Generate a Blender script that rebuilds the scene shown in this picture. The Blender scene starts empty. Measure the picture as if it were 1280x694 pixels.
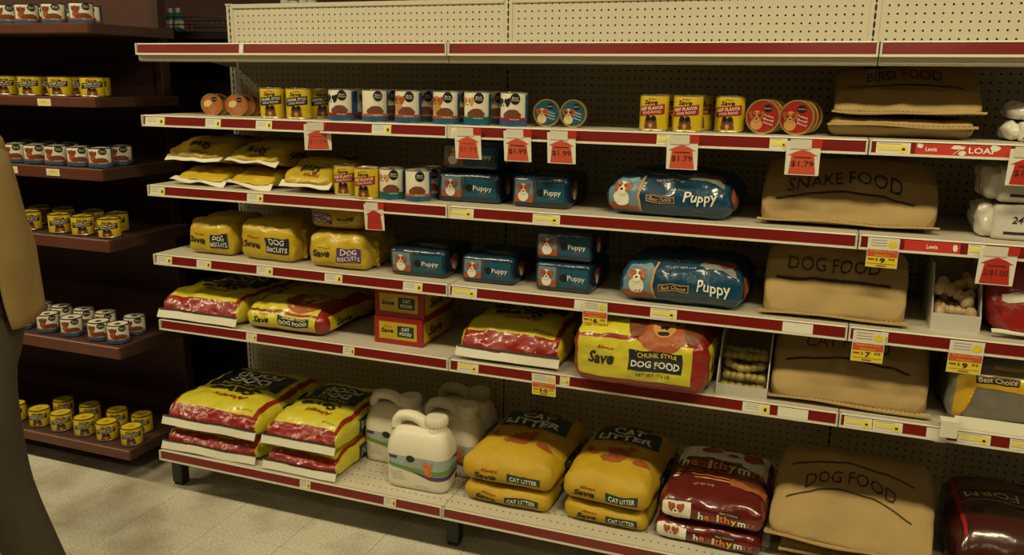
import bpy, bmesh, math, random
from mathutils import Vector, Matrix, noise
random.seed(7)
SC = bpy.context.scene
COL = SC.collection
W = 1.2192; I = 0.0254
# ------------------------------------------------------------------ camera
FPX = 1042.5357
CAM = Vector((2.33498, -2.92993, 1.6123)); YAW, PIT, ROL = -.355443, .231296, .0137966
_fw = Vector((math.sin(YAW)*math.cos(PIT), math.cos(YAW)*math.cos(PIT), -math.sin(PIT)))
_r0 = Vector((math.cos(YAW), -math.sin(YAW), 0)); _u0 = _r0.cross(_fw)
_R = _r0*math.cos(ROL) + _u0*math.sin(ROL); _U = _u0*math.cos(ROL) - _r0*math.sin(ROL)
cd = bpy.data.cameras.new('camera'); cam = bpy.data.objects.new('camera', cd); COL.objects.link(cam)
cd.sensor_fit = 'HORIZONTAL'; cd.sensor_width = 36; cd.lens = FPX/1280*36; cd.clip_end = 100; cd.clip_start = .05
M = Matrix.Identity(4)
for i in range(3):
    M[i][0] = _R[i]; M[i][1] = _U[i]; M[i][2] = -_fw[i]; M[i][3] = CAM[i]
cam.matrix_world = M
SC.camera = cam
# ------------------------------------------------------------------ world, lamps, exposure
wd = bpy.data.worlds.new('store_ambient'); SC.world = wd; wd.use_nodes = True
wd.node_tree.nodes['Background'].inputs[0].default_value = (1, .80, .45, 1)
wd.node_tree.nodes['Background'].inputs[1].default_value = .003
SC.view_settings.view_transform = 'Standard'; SC.view_settings.look = 'None'
SC.view_settings.exposure = 0.0; SC.view_settings.gamma = 1; SC.view_settings.use_curve_mapping = False
LAMP_COL = (1.0, .84, .50); LAMP_W = {-1.95: 43, -4.2: 3}
LAMPS = [(x, y) for y in (-1.95, -4.2) for x in (-4.6, -2.2, .2, 2.6, 5.0)]
LAMP_Z = 3.25
# ------------------------------------------------------------------ pixel helpers
def ray(px, py): return _fw + _R*((px-640)/FPX) - _U*((py-347)/FPX)
def at(px, py, x=None, y=None, z=None):
    D = ray(px, py)
    for i, v in enumerate((x, y, z)):
        if v is not None: return CAM + D*((v-CAM[i])/D[i])
def pcol(p):
    d = Vector(p)-CAM; return 640+FPX*d.dot(_R)/d.dot(_fw)
def xat(px, y, z):
    lo, hi = -4, 6
    for _ in range(40):
        m = (lo+hi)/2
        if pcol((m, y, z)) < px: lo = m
        else: hi = m
    return m
# ------------------------------------------------------------------ materials
_M = {}
def mat(name, rgb, rough=.5, metal=0, var=.12, scale=30, bump=0, bscale=80, coat=0, spec=.5):
    if name in _M: return _M[name]
    m = bpy.data.materials.new(name); m.use_nodes = True; nt = m.node_tree; b = nt.nodes['Principled BSDF']
    tc = nt.nodes.new('ShaderNodeTexCoord'); nz = nt.nodes.new('ShaderNodeTexNoise'); nz.inputs['Scale'].default_value = scale
    nz.inputs['Detail'].default_value = 4
    mx = nt.nodes.new('ShaderNodeMix'); mx.data_type = 'RGBA'
    mx.inputs['A'].default_value = (*[c*(1-var) for c in rgb], 1); mx.inputs['B'].default_value = (*[min(1, c*(1+var)) for c in rgb], 1)
    nt.links.new(tc.outputs['Object'], nz.inputs['Vector']); nt.links.new(nz.outputs['Fac'], mx.inputs['Factor'])
    nt.links.new(mx.outputs['Result'], b.inputs['Base Color'])
    b.inputs['Roughness'].default_value = rough; b.inputs['Metallic'].default_value = metal
    b.inputs['Specular IOR Level'].default_value = spec; b.inputs['Coat Weight'].default_value = coat
    b.inputs['Coat Roughness'].default_value = .12
    if bump:
        n2 = nt.nodes.new('ShaderNodeTexNoise'); n2.inputs['Scale'].default_value = bscale; n2.inputs['Detail'].default_value = 3
        bp = nt.nodes.new('ShaderNodeBump'); bp.inputs['Strength'].default_value = bump; bp.inputs['Distance'].default_value = .004
        nt.links.new(tc.outputs['Object'], n2.inputs['Vector']); nt.links.new(n2.outputs['Fac'], bp.inputs['Height'])
        nt.links.new(bp.outputs['Normal'], b.inputs['Normal']); nt.links.new(bp.outputs['Normal'], b.inputs['Coat Normal'])
    _M[name] = m; return m
def P(name): return _M[name]
def mathn(nt, op, a, b=None):
    n = nt.nodes.new('ShaderNodeMath'); n.operation = op
    for i, v in enumerate((a, b)):
        if v is None: continue
        if isinstance(v, (int, float)): n.inputs[i].default_value = v
        else: nt.links.new(v, n.inputs[i])
    return n.outputs[0]
def holes_mat(name, rgb, px, pz, rx, rz, axes='XZ', see=True, xmax=None, speck=.1, off=(0, 0), rough=.55):
    """painted steel with a regular grid of punched holes (object space)"""
    m = bpy.data.materials.new(name); m.use_nodes = True; nt = m.node_tree; b = nt.nodes['Principled BSDF']
    tc = nt.nodes.new('ShaderNodeTexCoord'); sp = nt.nodes.new('ShaderNodeSeparateXYZ'); nt.links.new(tc.outputs['Object'], sp.inputs[0])
    ax, az = sp.outputs[axes[0]], sp.outputs[axes[1]]
    fx = mathn(nt, 'SUBTRACT', mathn(nt, 'FRACT', mathn(nt, 'DIVIDE', mathn(nt, 'SUBTRACT', ax, off[0]), px)), .5)
    fz = mathn(nt, 'SUBTRACT', mathn(nt, 'FRACT', mathn(nt, 'DIVIDE', mathn(nt, 'SUBTRACT', az, off[1]), pz)), .5)
    ex = mathn(nt, 'POWER', mathn(nt, 'ABSOLUTE', mathn(nt, 'DIVIDE', fx, rx/px)), 2.0)
    ez = mathn(nt, 'POWER', mathn(nt, 'ABSOLUTE', mathn(nt, 'DIVIDE', fz, rz/pz)), 2.0)
    hole = mathn(nt, 'LESS_THAN', mathn(nt, 'ADD', ex, ez), 1.0)
    if xmax: hole = mathn(nt, 'MULTIPLY', hole, mathn(nt, 'LESS_THAN', mathn(nt, 'ABSOLUTE', ax), xmax))
    nz = nt.nodes.new('ShaderNodeTexNoise'); nz.inputs['Scale'].default_value = 260; nt.links.new(tc.outputs['Object'], nz.inputs['Vector'])
    mx = nt.nodes.new('ShaderNodeMix'); mx.data_type = 'RGBA'
    mx.inputs['A'].default_value = (*[c*(1-speck) for c in rgb], 1); mx.inputs['B'].default_value = (*[c*(1+speck) for c in rgb], 1)
    nt.links.new(nz.outputs['Fac'], mx.inputs['Factor'])
    b.inputs['Roughness'].default_value = rough
    nt.links.new(mx.outputs['Result'], b.inputs['Base Color'])
    if see:
        tr = nt.nodes.new('ShaderNodeBsdfTransparent'); ms = nt.nodes.new('ShaderNodeMixShader')
        nt.links.new(hole, ms.inputs[0]); nt.links.new(b.outputs[0], ms.inputs[1]); nt.links.new(tr.outputs[0], ms.inputs[2])
        nt.links.new(ms.outputs[0], nt.nodes['Material Output'].inputs['Surface'])
    else:
        m2 = nt.nodes.new('ShaderNodeMix'); m2.data_type = 'RGBA'; m2.inputs['B'].default_value = (.012, .010, .008, 1)
        nt.links.new(hole, m2.inputs['Factor']); nt.links.new(mx.outputs['Result'], m2.inputs['A']); nt.links.new(m2.outputs['Result'], b.inputs['Base Color'])
    _M[name] = m; return m
BEIGE = (.66, .62, .50)
mat('beige_enamel', BEIGE, .5, var=.05, scale=400)
mat('beige_deck', (0.48, 0.44, 0.35), .6, var=.16, scale=500)
holes_mat('pegboard', BEIGE, I, I, .0033, .0033, off=(0, 1.8558-.5*I), see=True)
holes_mat('upright_slots', BEIGE, .03, I, .0036, .0115, off=(-.015, 1.8558-.75*I), see=False)
holes_mat('base_deck_perf', (.56, .53, .42), .024, .05, .0032, .0032, axes='XY', off=(0, 0), see=False)
mat('dark_metal', (.035, .035, .035), .5, metal=.2)
mat('black_plastic', (.015, .013, .012), .5)
mat('channel_red', (0.18, 0.011, 0.008), .28, var=.18, scale=9, coat=.5)
mat('label_white', (.72, .70, .58), .45, var=.05)
mat('label_yellow', (.80, .68, .03), .45, var=.08)
mat('label_grey', (.35, .34, .28), .5)
mat('tag_white', (.80, .78, .68), .5, var=.04)
mat('tag_orange', (0.62, 0.09, 0.04), .5, var=.05)
mat('tag_red', (0.5, 0.025, 0.014), .5, var=.05)
mat('ink_dark', (.02, .016, .014), .55)
mat('ink_faded', (.30, .05, .03), .6)
mat('brown_wood', (0.11, 0.032, 0.017), .42, var=.35, scale=14, bump=.08)
mat('dark_brown', (.045, .018, .012), .6, var=.4, scale=12)
mat('maroon_panel', (.070, .022, .014), .65, var=.25, scale=4)
mat('steel', (.62, .60, .55), .28, metal=.9, var=.05)
mat('lid_dark', (.10, .09, .075), .35, metal=.8)
mat('gold_metal', (.78, .56, .20), .32, metal=.75, var=.08)
mat('bag_yellow', (0.52, 0.37, 0.018), .40, var=.14, scale=18, bump=.8, bscale=42, coat=.3)
mat('bag_yellow_bright', (0.6, 0.53, 0.03), .40, var=.08, scale=18, bump=.7, bscale=36, coat=.3)
mat('bag_gold', (0.5, 0.325, 0.012), .6, var=.12, scale=12, bump=.8, bscale=30)
mat('bag_red', (0.27, 0.012, 0.009), .36, var=.15, scale=14, bump=.9, bscale=34, coat=.5)
mat('seam_white', (0.7, 0.68, 0.55), .6, var=.05)
mat('can_yellow', (0.66, 0.48, 0.016), .35, var=.05, coat=.3)
mat('can_white', (.78, .73, .58), .35, var=.05, coat=.3)
mat('p_black', (.012, .011, .010), .4, coat=.3)
mat('p_navy', (.012, .018, .032), .4, coat=.3)
mat('p_green', (.010, .045, .035), .4)
mat('p_purple', (.10, .035, .16), .4)
mat('p_red', (0.33, 0.014, 0.01), .4, coat=.2)
mat('p_orange', (.72, .20, .03), .4)
mat('p_dkorange', (.42, .12, .038), .4)
mat('p_white', (.80, .77, .66), .45)
mat('p_yellow', (.80, .60, .03), .45)
mat('p_cream', (.68, .55, .28), .45)
mat('p_brown', (.17, .050, .018), .5, var=.4, scale=90)
mat('p_rust', (.36, .085, .022), .5, var=.35, scale=70)
mat('p_food', (.16, .045, .020), .55, var=.6, scale=260)
mat('p_tan', (.55, .28, .08), .5, var=.2)
mat('p_blue', (.012, .10, .26), .4, coat=.3)
mat('p_teal', (0.01, 0.085, 0.14), .4, coat=.3)
mat('p_sky', (0.15, 0.25, 0.31), .4)
mat('label_sky', (.33, .43, .42), .4); mat('p_grass', (.14, .28, .05), .5)
mat('p_greenband', (.02, .14, .05), .4)
mat('pack_blue', (0.005, 0.024, 0.055), .30, var=.3, scale=10, bump=.8, bscale=34, coat=.6)
mat('bag_blue', (0.007, 0.05, 0.105), .28, var=.35, scale=7, bump=.9, bscale=26, coat=.6)
mat('p_grey', (.22, .22, .20), .35, coat=.4)
mat('kraft', (0.37, 0.255, 0.098), .8, var=.22, scale=9, bump=.8, bscale=16)
mat('kraft_edge', (0.44, 0.31, 0.12), .8, var=.15, scale=60)
mat('ink_kraft', (.035, .022, .012), .8)
mat('jug_white', (.78, .74, .60), .38, var=.04, spec=.4)
mat('jug_cap', (.74, .70, .57), .45, var=.03)
mat('carton_white', (.62, .60, .53), .45, bump=.15)
mat('film_clear', (.72, .70, .62), .18, bump=.5, bscale=35, coat=.8)
mat('cardboard_white', (.55, .52, .44), .7, var=.08)
mat('rawhide', (.50, .36, .19), .5, var=.25, scale=40, bump=.3)
mat('chew_olive', (.30, .23, .06), .4, var=.2, scale=30, coat=.3)
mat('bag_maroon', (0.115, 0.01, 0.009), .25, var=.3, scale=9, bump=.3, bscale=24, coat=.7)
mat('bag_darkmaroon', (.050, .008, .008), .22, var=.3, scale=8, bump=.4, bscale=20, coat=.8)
mat('bag_grey', (.17, .16, .125), .25, var=.4, scale=20, bump=.4, bscale=30, coat=.8)
mat('bag_mustard', (.55, .33, .015), .35, coat=.4)
mat('bag_white', (.72, .69, .58), .35, bump=.3, coat=.3)
mat('bottle_teal', (.03, .22, .22), .3); mat('bottle_white', (.7, .7, .66), .35); mat('bottle_blue', (.05, .12, .35), .3)
mat('jacket', (0.3, 0.205, 0.075), .85, var=.18, scale=25, bump=.3, bscale=60)
mat('trousers', (.050, .036, .022), .9, var=.25, scale=20, bump=.3)
mat('shirt', (.20, .21, .14), .9, var=.1)
mat('skin', (.50, .27, .17), .5, var=.08); mat('hair', (.05, .03, .015), .6, var=.3); mat('leather', (.03, .02, .012), .4)
mat('eye_white', (.8, .8, .75), .3); mat('lips', (.42, .15, .11), .5)
mat('ceiling_paint', (.35, .33, .29), .8, var=.05); mat('lamp_housing', (.75, .74, .70), .5)
_t = bpy.data.materials.new('lamp_diffuser'); _t.use_nodes = True; _b = _t.node_tree.nodes['Principled BSDF']
_b.inputs['Emission Color'].default_value = (1, .85, .5, 1); _b.inputs['Emission Strength'].default_value = 3; _M['lamp_diffuser'] = _t
def floor_mat():
    m = bpy.data.materials.new('vinyl_tile'); m.use_nodes = True; nt = m.node_tree; b = nt.nodes['Principled BSDF']
    ge = nt.nodes.new('ShaderNodeNewGeometry'); oi = nt.nodes.new('ShaderNodeObjectInfo')
    n1 = nt.nodes.new('ShaderNodeTexNoise'); n1.inputs['Scale'].default_value = 130; n1.inputs['Detail'].default_value = 5
    n2 = nt.nodes.new('ShaderNodeTexNoise'); n2.inputs['Scale'].default_value = 3.5; n2.inputs['Detail'].default_value = 6
    for n in (n1, n2): nt.links.new(ge.outputs['Position'], n.inputs['Vector'])
    r = nt.nodes.new('ShaderNodeValToRGB'); r.color_ramp.elements[0].position = .36; r.color_ramp.elements[1].position = .62
    r.color_ramp.elements[0].color = (.50, .47, .37, 1); r.color_ramp.elements[1].color = (.72, .69, .57, 1)
    nt.links.new(n1.outputs['Fac'], r.inputs[0])
    mx = nt.nodes.new('ShaderNodeMix'); mx.data_type = 'RGBA'; mx.blend_type = 'MULTIPLY'; mx.inputs['Factor'].default_value = 1
    r2 = nt.nodes.new('ShaderNodeValToRGB'); r2.color_ramp.elements[0].position = .3; r2.color_ramp.elements[1].position = .55
    r2.color_ramp.elements[0].color = (.55, .50, .44, 1); r2.color_ramp.elements[1].color = (1, 1, 1, 1)
    nt.links.new(n2.outputs['Fac'], r2.inputs[0]); nt.links.new(r.outputs[0], mx.inputs['A']); nt.links.new(r2.outputs[0], mx.inputs['B'])
    m3 = nt.nodes.new('ShaderNodeMix'); m3.data_type = 'RGBA'; m3.blend_type = 'MULTIPLY'; m3.inputs['Factor'].default_value = 1
    v = mathn(nt, 'ADD', mathn(nt, 'MULTIPLY', oi.outputs['Random'], .03), .97)
    cb = nt.nodes.new('ShaderNodeCombineColor')
    for i in range(3): nt.links.new(v, cb.inputs[i])
    nt.links.new(mx.outputs['Result'], m3.inputs['A']); nt.links.new(cb.outputs[0], m3.inputs['B'])
    nt.links.new(m3.outputs['Result'], b.inputs['Base Color']); b.inputs['Roughness'].default_value = .42
    _M['vinyl_tile'] = m
floor_mat(); mat('tile_joint', (.22, .19, .14), .8)
# ------------------------------------------------------------------ object helpers
def mesh_obj(name, me, mats=None, parent=None, loc=(0, 0, 0), smooth=None):
    if mats is not None:
        if not isinstance(mats, (list, tuple)): mats = [mats]
        if len(me.materials): me.materials.clear()
        for m in mats: me.materials.append(P(m) if isinstance(m, str) else m)
    if smooth is not None:
        for p in me.polygons: p.use_smooth = smooth
    o = bpy.data.objects.new(name, me); COL.objects.link(o); o.location = loc
    if parent: o.parent = parent
    return o
def bm_mesh(bm, name='m'):
    me = bpy.data.meshes.new(name); bmesh.ops.recalc_face_normals(bm, faces=bm.faces); bm.to_mesh(me); bm.free(); return me
def pyd(verts, faces, name='m'):
    me = bpy.data.meshes.new(name); me.from_pydata([tuple(v) for v in verts], [], faces); me.validate(); me.update(); return me
def tag(o, label, cat, group=None):
    o['label'] = label; o['category'] = cat
    if group: o['group'] = group
    return o
def thing(name, label, cat, loc=(0, 0, 0), rotz=0, group=None):
    o = bpy.data.objects.new(name, None); COL.objects.link(o); o.empty_display_size = .05
    o.location = loc; o.rotation_euler = (0, 0, rotz); return tag(o, label, cat, group)
def copy_tree(o, parent=None):
    c = o.copy(); COL.objects.link(c); c.parent = parent
    for ch in list(o.children): copy_tree(ch, c)
    return c
def box_bm(bm, x0, x1, y0, y1, z0, z1, bev=0):
    r = bmesh.ops.create_cube(bm, size=1)
    vs = r['verts']
    for v in vs: v.co = Vector(((x0+x1)/2+v.co.x*(x1-x0), (y0+y1)/2+v.co.y*(y1-y0), (z0+z1)/2+v.co.z*(z1-z0)))
    if bev:
        es = list({e for v in vs for e in v.link_edges})
        bmesh.ops.bevel(bm, geom=es, offset=bev, segments=1, affect='EDGES', clamp_overlap=True)
def box(name, x0, x1, y0, y1, z0, z1, m, parent=None, bev=0):
    bm = bmesh.new(); box_bm(bm, x0, x1, y0, y1, z0, z1, bev); return mesh_obj(name, bm_mesh(bm, name), m, parent)
def extrude_x(name, prof, x0, x1, m, parent=None):
    """closed (y,z) profile swept along x"""
    n = len(prof); vs = [(x0, y, z) for y, z in prof]+[(x1, y, z) for y, z in prof]
    fs = [(i, (i+1) % n, n+(i+1) % n, n+i) for i in range(n)]+[tuple(range(n))[::-1], tuple(range(n, 2*n))]
    bm = bmesh.new(); bv = [bm.verts.new(v) for v in vs]
    for f in fs: bm.faces.new([bv[i] for i in f])
    return mesh_obj(name, bm_mesh(bm, name), m, parent)
def lathe_data(prof, n=40):
    vs, fs = [], []
    for r, z in prof:
        for k in range(n):
            a = 2*math.pi*k/n; vs.append((r*math.cos(a), r*math.sin(a), z))
    for i in range(len(prof)-1):
        for k in range(n): fs.append((i*n+k, i*n+(k+1) % n, (i+1)*n+(k+1) % n, (i+1)*n+k))
    fs.append(tuple(range(n))[::-1]); fs.append(tuple((len(prof)-1)*n+k for k in range(n)))
    return vs, fs
def lathe(name, prof, m, parent=None, n=40, loc=(0, 0, 0)):
    vs, fs = lathe_data(prof, n)
    me = pyd(vs, fs, name); o = mesh_obj(name, me, m, parent, loc)
    for p in me.polygons: p.use_smooth = len(p.vertices) == 4
    try: me.set_sharp_from_angle(angle=math.radians(40))
    except Exception: pass
    return o
def tube_data(path, rad, n=8, closed=False):
    vs, fs = [], []; L = len(path)
    pts = [Vector(p) for p in path]; up = Vector((0, 0, 1))
    for i, p in enumerate(pts):
        t = (pts[min(i+1, L-1)]-pts[max(i-1, 0)]).normalized()
        a = t.cross(up)
        if a.length < .05: a = t.cross(Vector((1, 0, 0)))
        a.normalize(); b = t.cross(a); rr = rad[i] if isinstance(rad, (list, tuple)) else rad
        for k in range(n):
            th = 2*math.pi*k/n; vs.append(p+a*(rr*math.cos(th))+b*(rr*math.sin(th)))
    for i in range(L-1):
        for k in range(n): fs.append((i*n+k, i*n+(k+1) % n, (i+1)*n+(k+1) % n, (i+1)*n+k))
    fs.append(tuple(range(n))[::-1]); fs.append(tuple((L-1)*n+k for k in range(n)))
    return vs, fs
def tube(name, path, rad, m, parent=None, n=8):
    v, f = tube_data(path, rad, n); return mesh_obj(name, pyd(v, f, name), m, parent, smooth=True)
def tubes(name, paths, rad, m, parent=None, n=6):
    V, Fc = [], []
    for p in paths:
        v, f = tube_data(p, rad, n); o = len(V); V += v; Fc += [tuple(i+o for i in q) for q in f]
    return mesh_obj(name, pyd(V, Fc, name), m, parent, smooth=True)
# ------------------------------------------------------------------ printed decals that follow a surface
_TX = {}
def text2d(s, bold=.0, shear=0):
    k = (s, bold, shear)
    if k in _TX: return _TX[k]
    cu = bpy.data.curves.new('t', 'FONT'); cu.body = s; cu.offset = bold; cu.shear = shear; cu.resolution_u = 2; cu.size = 1
    o = bpy.data.objects.new('t', cu); COL.objects.link(o)
    dg = bpy.context.evaluated_depsgraph_get(); me = bpy.data.meshes.new_from_object(o.evaluated_get(dg))
    vs = [(v.co.x, v.co.y) for v in me.vertices]; fs = [tuple(p.vertices) for p in me.polygons]
    bpy.data.objects.remove(o); bpy.data.curves.remove(cu); bpy.data.meshes.remove(me)
    x0 = min(v[0] for v in vs); x1 = max(v[0] for v in vs); y0 = min(v[1] for v in vs); y1 = max(v[1] for v in vs)
    vs = [((x-(x0+x1)/2)/(x1-x0), (y-(y0+y1)/2)/(y1-y0)) for x, y in vs]
    _TX[k] = (vs, fs); return _TX[k]
class Decals:
    def __init__(self, mapf, maxlen=.02, base=.0006, step=.0005, sep=True):
        self.sep, self.n = sep, 0
        self.f, self.maxlen, self.base, self.step, self.parts = mapf, maxlen, base, step, {}
    def add(self, part, vs, fs, m, layer):
        self.parts.setdefault(part, []).append((vs, fs, m, layer))
    def poly(self, part, pts, m, layer=0): self.add(part, pts, [tuple(range(len(pts)))], m, layer)
    def rect(self, part, cx, cy, w, h, m, layer=0, rot=0, skew=0):
        c, s = math.cos(rot), math.sin(rot); q = []
        for a, b in ((-1, -1), (1, -1), (1, 1), (-1, 1)):
            x, y = a*w/2, b*h/2; y += skew*x; q.append((cx+c*x-s*y, cy+s*x+c*y))
        self.poly(part, q, m, layer)
    def ell(self, part, cx, cy, rx, ry, m, layer=0, rot=0, n=16, jag=0):
        c, s = math.cos(rot), math.sin(rot); q = []
        for k in range(n):
            a = 2*math.pi*k/n; j = 1+jag*(random.random()-.5); x, y = rx*j*math.cos(a), ry*j*math.sin(a); q.append((cx+c*x-s*y, cy+s*x+c*y))
        self.poly(part, q, m, layer)
    def text(self, part, t, cx, cy, w, h, m, layer=1, rot=0, bold=.0, shear=0, skew=0):
        if self.sep: self.n += 1; part = '%s#%d' % (part, self.n)
        vs, fs = text2d(t, bold, shear); c, s = math.cos(rot), math.sin(rot); q = []
        for x, y in vs:
            x *= w; y *= h; y += skew*x; q.append((cx+c*x-s*y, cy+s*x+c*y))
        self.add(part, q, fs, m, layer)
    def build(self, parent):
        for part, items in self.parts.items():
            mats, bmf = [], bmesh.new()
            for vs, fs, m, layer in items:
                if m not in mats: mats.append(m)
                mi = mats.index(m); bm = bmesh.new()
                bv = [bm.verts.new((x, y, 0)) for x, y in vs]
                for f in fs:
                    try: bm.faces.new([bv[i] for i in f])
                    except ValueError: pass
                bmesh.ops.triangulate(bm, faces=bm.faces)
                for _ in range(7):
                    le = [e for e in bm.edges if e.calc_length() > self.maxlen]
                    if not le: break
                    bmesh.ops.subdivide_edges(bm, edges=le, cuts=1); bmesh.ops.triangulate(bm, faces=[f for f in bm.faces if len(f.verts) > 3])
                bm.normal_update()
                flip = sum(f.normal.z*f.calc_area() for f in bm.faces) < 0
                off = self.base+self.step*layer; mp = {}
                for v in bm.verts: mp[v] = bmf.verts.new(self.f(v.co.x, v.co.y, off))
                for f in bm.faces:
                    l = [mp[v] for v in f.verts]
                    if flip: l.reverse()
                    try: nf = bmf.faces.new(l); nf.material_index = mi; nf.smooth = True
                    except ValueError: pass
                bm.free()
            part = part.split('#')[0]; me = bpy.data.meshes.new(part); bmf.to_mesh(me); bmf.free(); mesh_obj(part, me, mats, parent)
def flat_map(o, ex, ey):
    o, ex, ey = Vector(o), Vector(ex), Vector(ey); n = ex.cross(ey).normalized()
    return lambda s, t, k: o+ex*s+ey*t+n*k
# ------------------------------------------------------------------ soft bags and packs
def nvec(q):
    return Vector((noise.noise(q), noise.noise(q+Vector((9.3, 4.7, 1.1))), noise.noise(q+Vector((2.2, 7.9, 5.4)))))
class Soft:
    """rounded box, deformed: bulge, pinched ends, slumped sides, wrinkles; z from 0 up"""
    def __init__(s, w, d, h, r=.02, bt=.1, bs=.03, pf=0, zf=.3, pb=0, zb=.3, wr=.004, wf=14, seed=0, lean=0, plx=0, zx=.5, pq=0, crease=0):
        s.pq, s.crease = pq, crease
        s.hx, s.hy, s.hz = w/2, d/2, h/2; s.r = min(r, h*.49); s.bt, s.bs, s.pf, s.zf, s.pb, s.zb = bt, bs, pf, zf, pb, zb
        s.wr, s.wf, s.off, s.lean, s.plx, s.zx = wr, wf, Vector((seed*3.7, seed*1.3, seed*5.1)), lean, plx, zx
    def F(s, p):
        q = Vector((p[0]*s.hx, p[1]*s.hy, p[2]*s.hz)); r = s.r
        c = Vector((max(-(s.hx-r), min(s.hx-r, q.x)), max(-(s.hy-r), min(s.hy-r, q.y)), max(-(s.hz-r), min(s.hz-r, q.z))))
        d = q-c
        if d.length > 1e-9: q = c+d.normalized()*r
        x, y, z = q.x, q.y, q.z+s.hz; H = 2*s.hz
        u, v, w = x/s.hx, y/s.hy, z/H
        u2, v2 = min(1, u*u), min(1, v*v)
        z += H*s.bt*w*(1-u2*u2)*(1-v2*v2)
        sw = 4*w*(1-w)
        x += u*s.hx*s.bs*sw*(1-v2); y += v*s.hy*s.bs*sw*(1-u2)
        def sm(a): a = max(0, min(1, a)); return a*a*(3-2*a)
        if s.pf:
            a = max(0, min(1, (-v-(1-2*s.pf))/(2*s.pf))); k = (1-(1-a)**s.pq) if s.pq else 1-math.sqrt(max(0, 1-a*a))*.8-.2*(1-a); zs = s.zf*H
            z = z*(1-k)+(zs+(z-zs)*.10)*k
        if s.pb:
            k = sm((v-(1-2*s.pb))/(2*s.pb)); zs = s.zb*H; z = z*(1-k)+(zs+(z-zs)*.08)*k
        if s.plx:
            k = sm((abs(u)-(1-s.plx))/s.plx); zs = s.zx*H; z = z*(1-k)+(zs+(z-zs)*.35)*k
        x += s.lean*z
        if s.wr:
            nz = nvec(Vector((x, y, z))*s.wf+s.off)+.5*nvec(Vector((x, y, z))*s.wf*2.3+s.off)
            x += nz.x*s.wr; y += nz.y*s.wr; z += nz.z*s.wr*min(1, w*3)
        if s.crease:
            q3 = Vector((x, y, z))*s.wf*1.6+s.off; rn = abs(noise.noise(q3))+.5*abs(noise.noise(q3*2.1)); dd = s.crease*(.35-rn)
            z += dd*min(1, w*2); y -= dd*.6*(1 if v < -.8 else 0); x += dd*.6*(1 if u > .9 else (-1 if u < -.9 else 0))
        return Vector((x, y, max(z, .0005)))
    def mesh(s, n=44):
        bm = bmesh.new()
        def cnt(h): return max(6, min(n, int(2*h/.010)))
        nx, ny, nz = cnt(s.hx), cnt(s.hy), cnt(s.hz)
        def face(f, na, nb):
            g = [[bm.verts.new(s.F(f(-1+2*i/na, -1+2*j/nb))) for j in range(nb+1)] for i in range(na+1)]
            for i in range(na):
                for j in range(nb): bm.faces.new((g[i][j], g[i+1][j], g[i+1][j+1], g[i][j+1]))
        for e in (-1, 1):
            face(lambda a, b: (a, b, e), nx, ny); face(lambda a, b: (a, e, b), nx, nz); face(lambda a, b: (e, a, b), ny, nz)
        bmesh.ops.remove_doubles(bm, verts=bm.verts, dist=1e-5)
        me = bm_mesh(bm)
        for p in me.polygons: p.use_smooth = True
        return me
    def face(s, which):
        hx, hy, hz = s.hx, s.hy, s.hz
        g = {'top': lambda a, b: (a/hx, b/hy, 1), 'front': lambda a, b: (a/hx, -1, b/hz-1), 'right': lambda a, b: (1, a/hy, b/hz-1)}[which]
        e = .003
        def m(a, b, k):
            p = s.F(g(a, b)); n = (s.F(g(a+e, b))-s.F(g(a-e, b))).cross(s.F(g(a, b+e))-s.F(g(a, b-e)))
            if n.length < 1e-12: n = Vector((0, 0, 1))
            return p+n.normalized()*k
        return m
    def wrap(s, tfront):
        """one sheet: t<0 runs down the front face, t>0 runs back over the top"""
        ft, fr = s.face('top'), s.face('front')
        return lambda a, b, k: ft(a, -s.hy+b, k) if b > 0 else fr(a, 2*s.hz+b, k)
def ribbon(name, x0, x1, fn, h, m, parent, n=30, th=.0025):
    """thin sewn strip: fn(x) -> (y,z) of its root, direction (dy,dz)"""
    vs, fs = [], []
    for i in range(n+1):
        x = x0+(x1-x0)*i/n; (y, z), (dy, dz) = fn(x); l = math.hypot(dy, dz); dy /= l; dz /= l; ny, nz = -dz, dy
        for a, b in ((0, -th/2), (0, th/2), (h, th/2), (h, -th/2)): vs.append((x, y+dy*a+ny*b, z+dz*a+nz*b))
    for i in range(n):
        for k in range(4): fs.append((i*4+k, i*4+(k+1) % 4, (i+1)*4+(k+1) % 4, (i+1)*4+k))
    fs += [(3, 2, 1, 0), (n*4, n*4+1, n*4+2, n*4+3)]
    return mesh_obj(name, pyd(vs, fs, name), m, parent)
def dog(D, part, cx, cy, s, fur='p_white', patch='p_rust', L=2, rot=0):
    """small printed dog head and chest"""
    c, sn = math.cos(rot), math.sin(rot)
    def T(x, y): return cx+(c*x-sn*y)*s, cy+(sn*x+c*y)*s
    for x, y, rx, ry, m, l, ro in ((0, -.35, .36, .34, fur, 0, 0), (0, .1, .34, .36, fur, 1, 0), (-.3, .16, .13, .28, patch, 2, .35), (.3, .16, .13, .28, patch, 2, -.35),
                                   (-.15, .22, .14, .18, patch, 2, 0), (.16, .22, .13, .16, patch, 2, 0), (0, -.06, .17, .15, fur, 3, 0), (0, -.02, .07, .05, 'p_black', 4, 0),
                                   (-.14, .17, .035, .04, 'p_black', 4, 0), (.14, .17, .035, .04, 'p_black', 4, 0)):
        X, Y = T(x, y); D.ell(part, X, Y, rx*s, ry*s, m, L+l, rot+ro, n=12)
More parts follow.
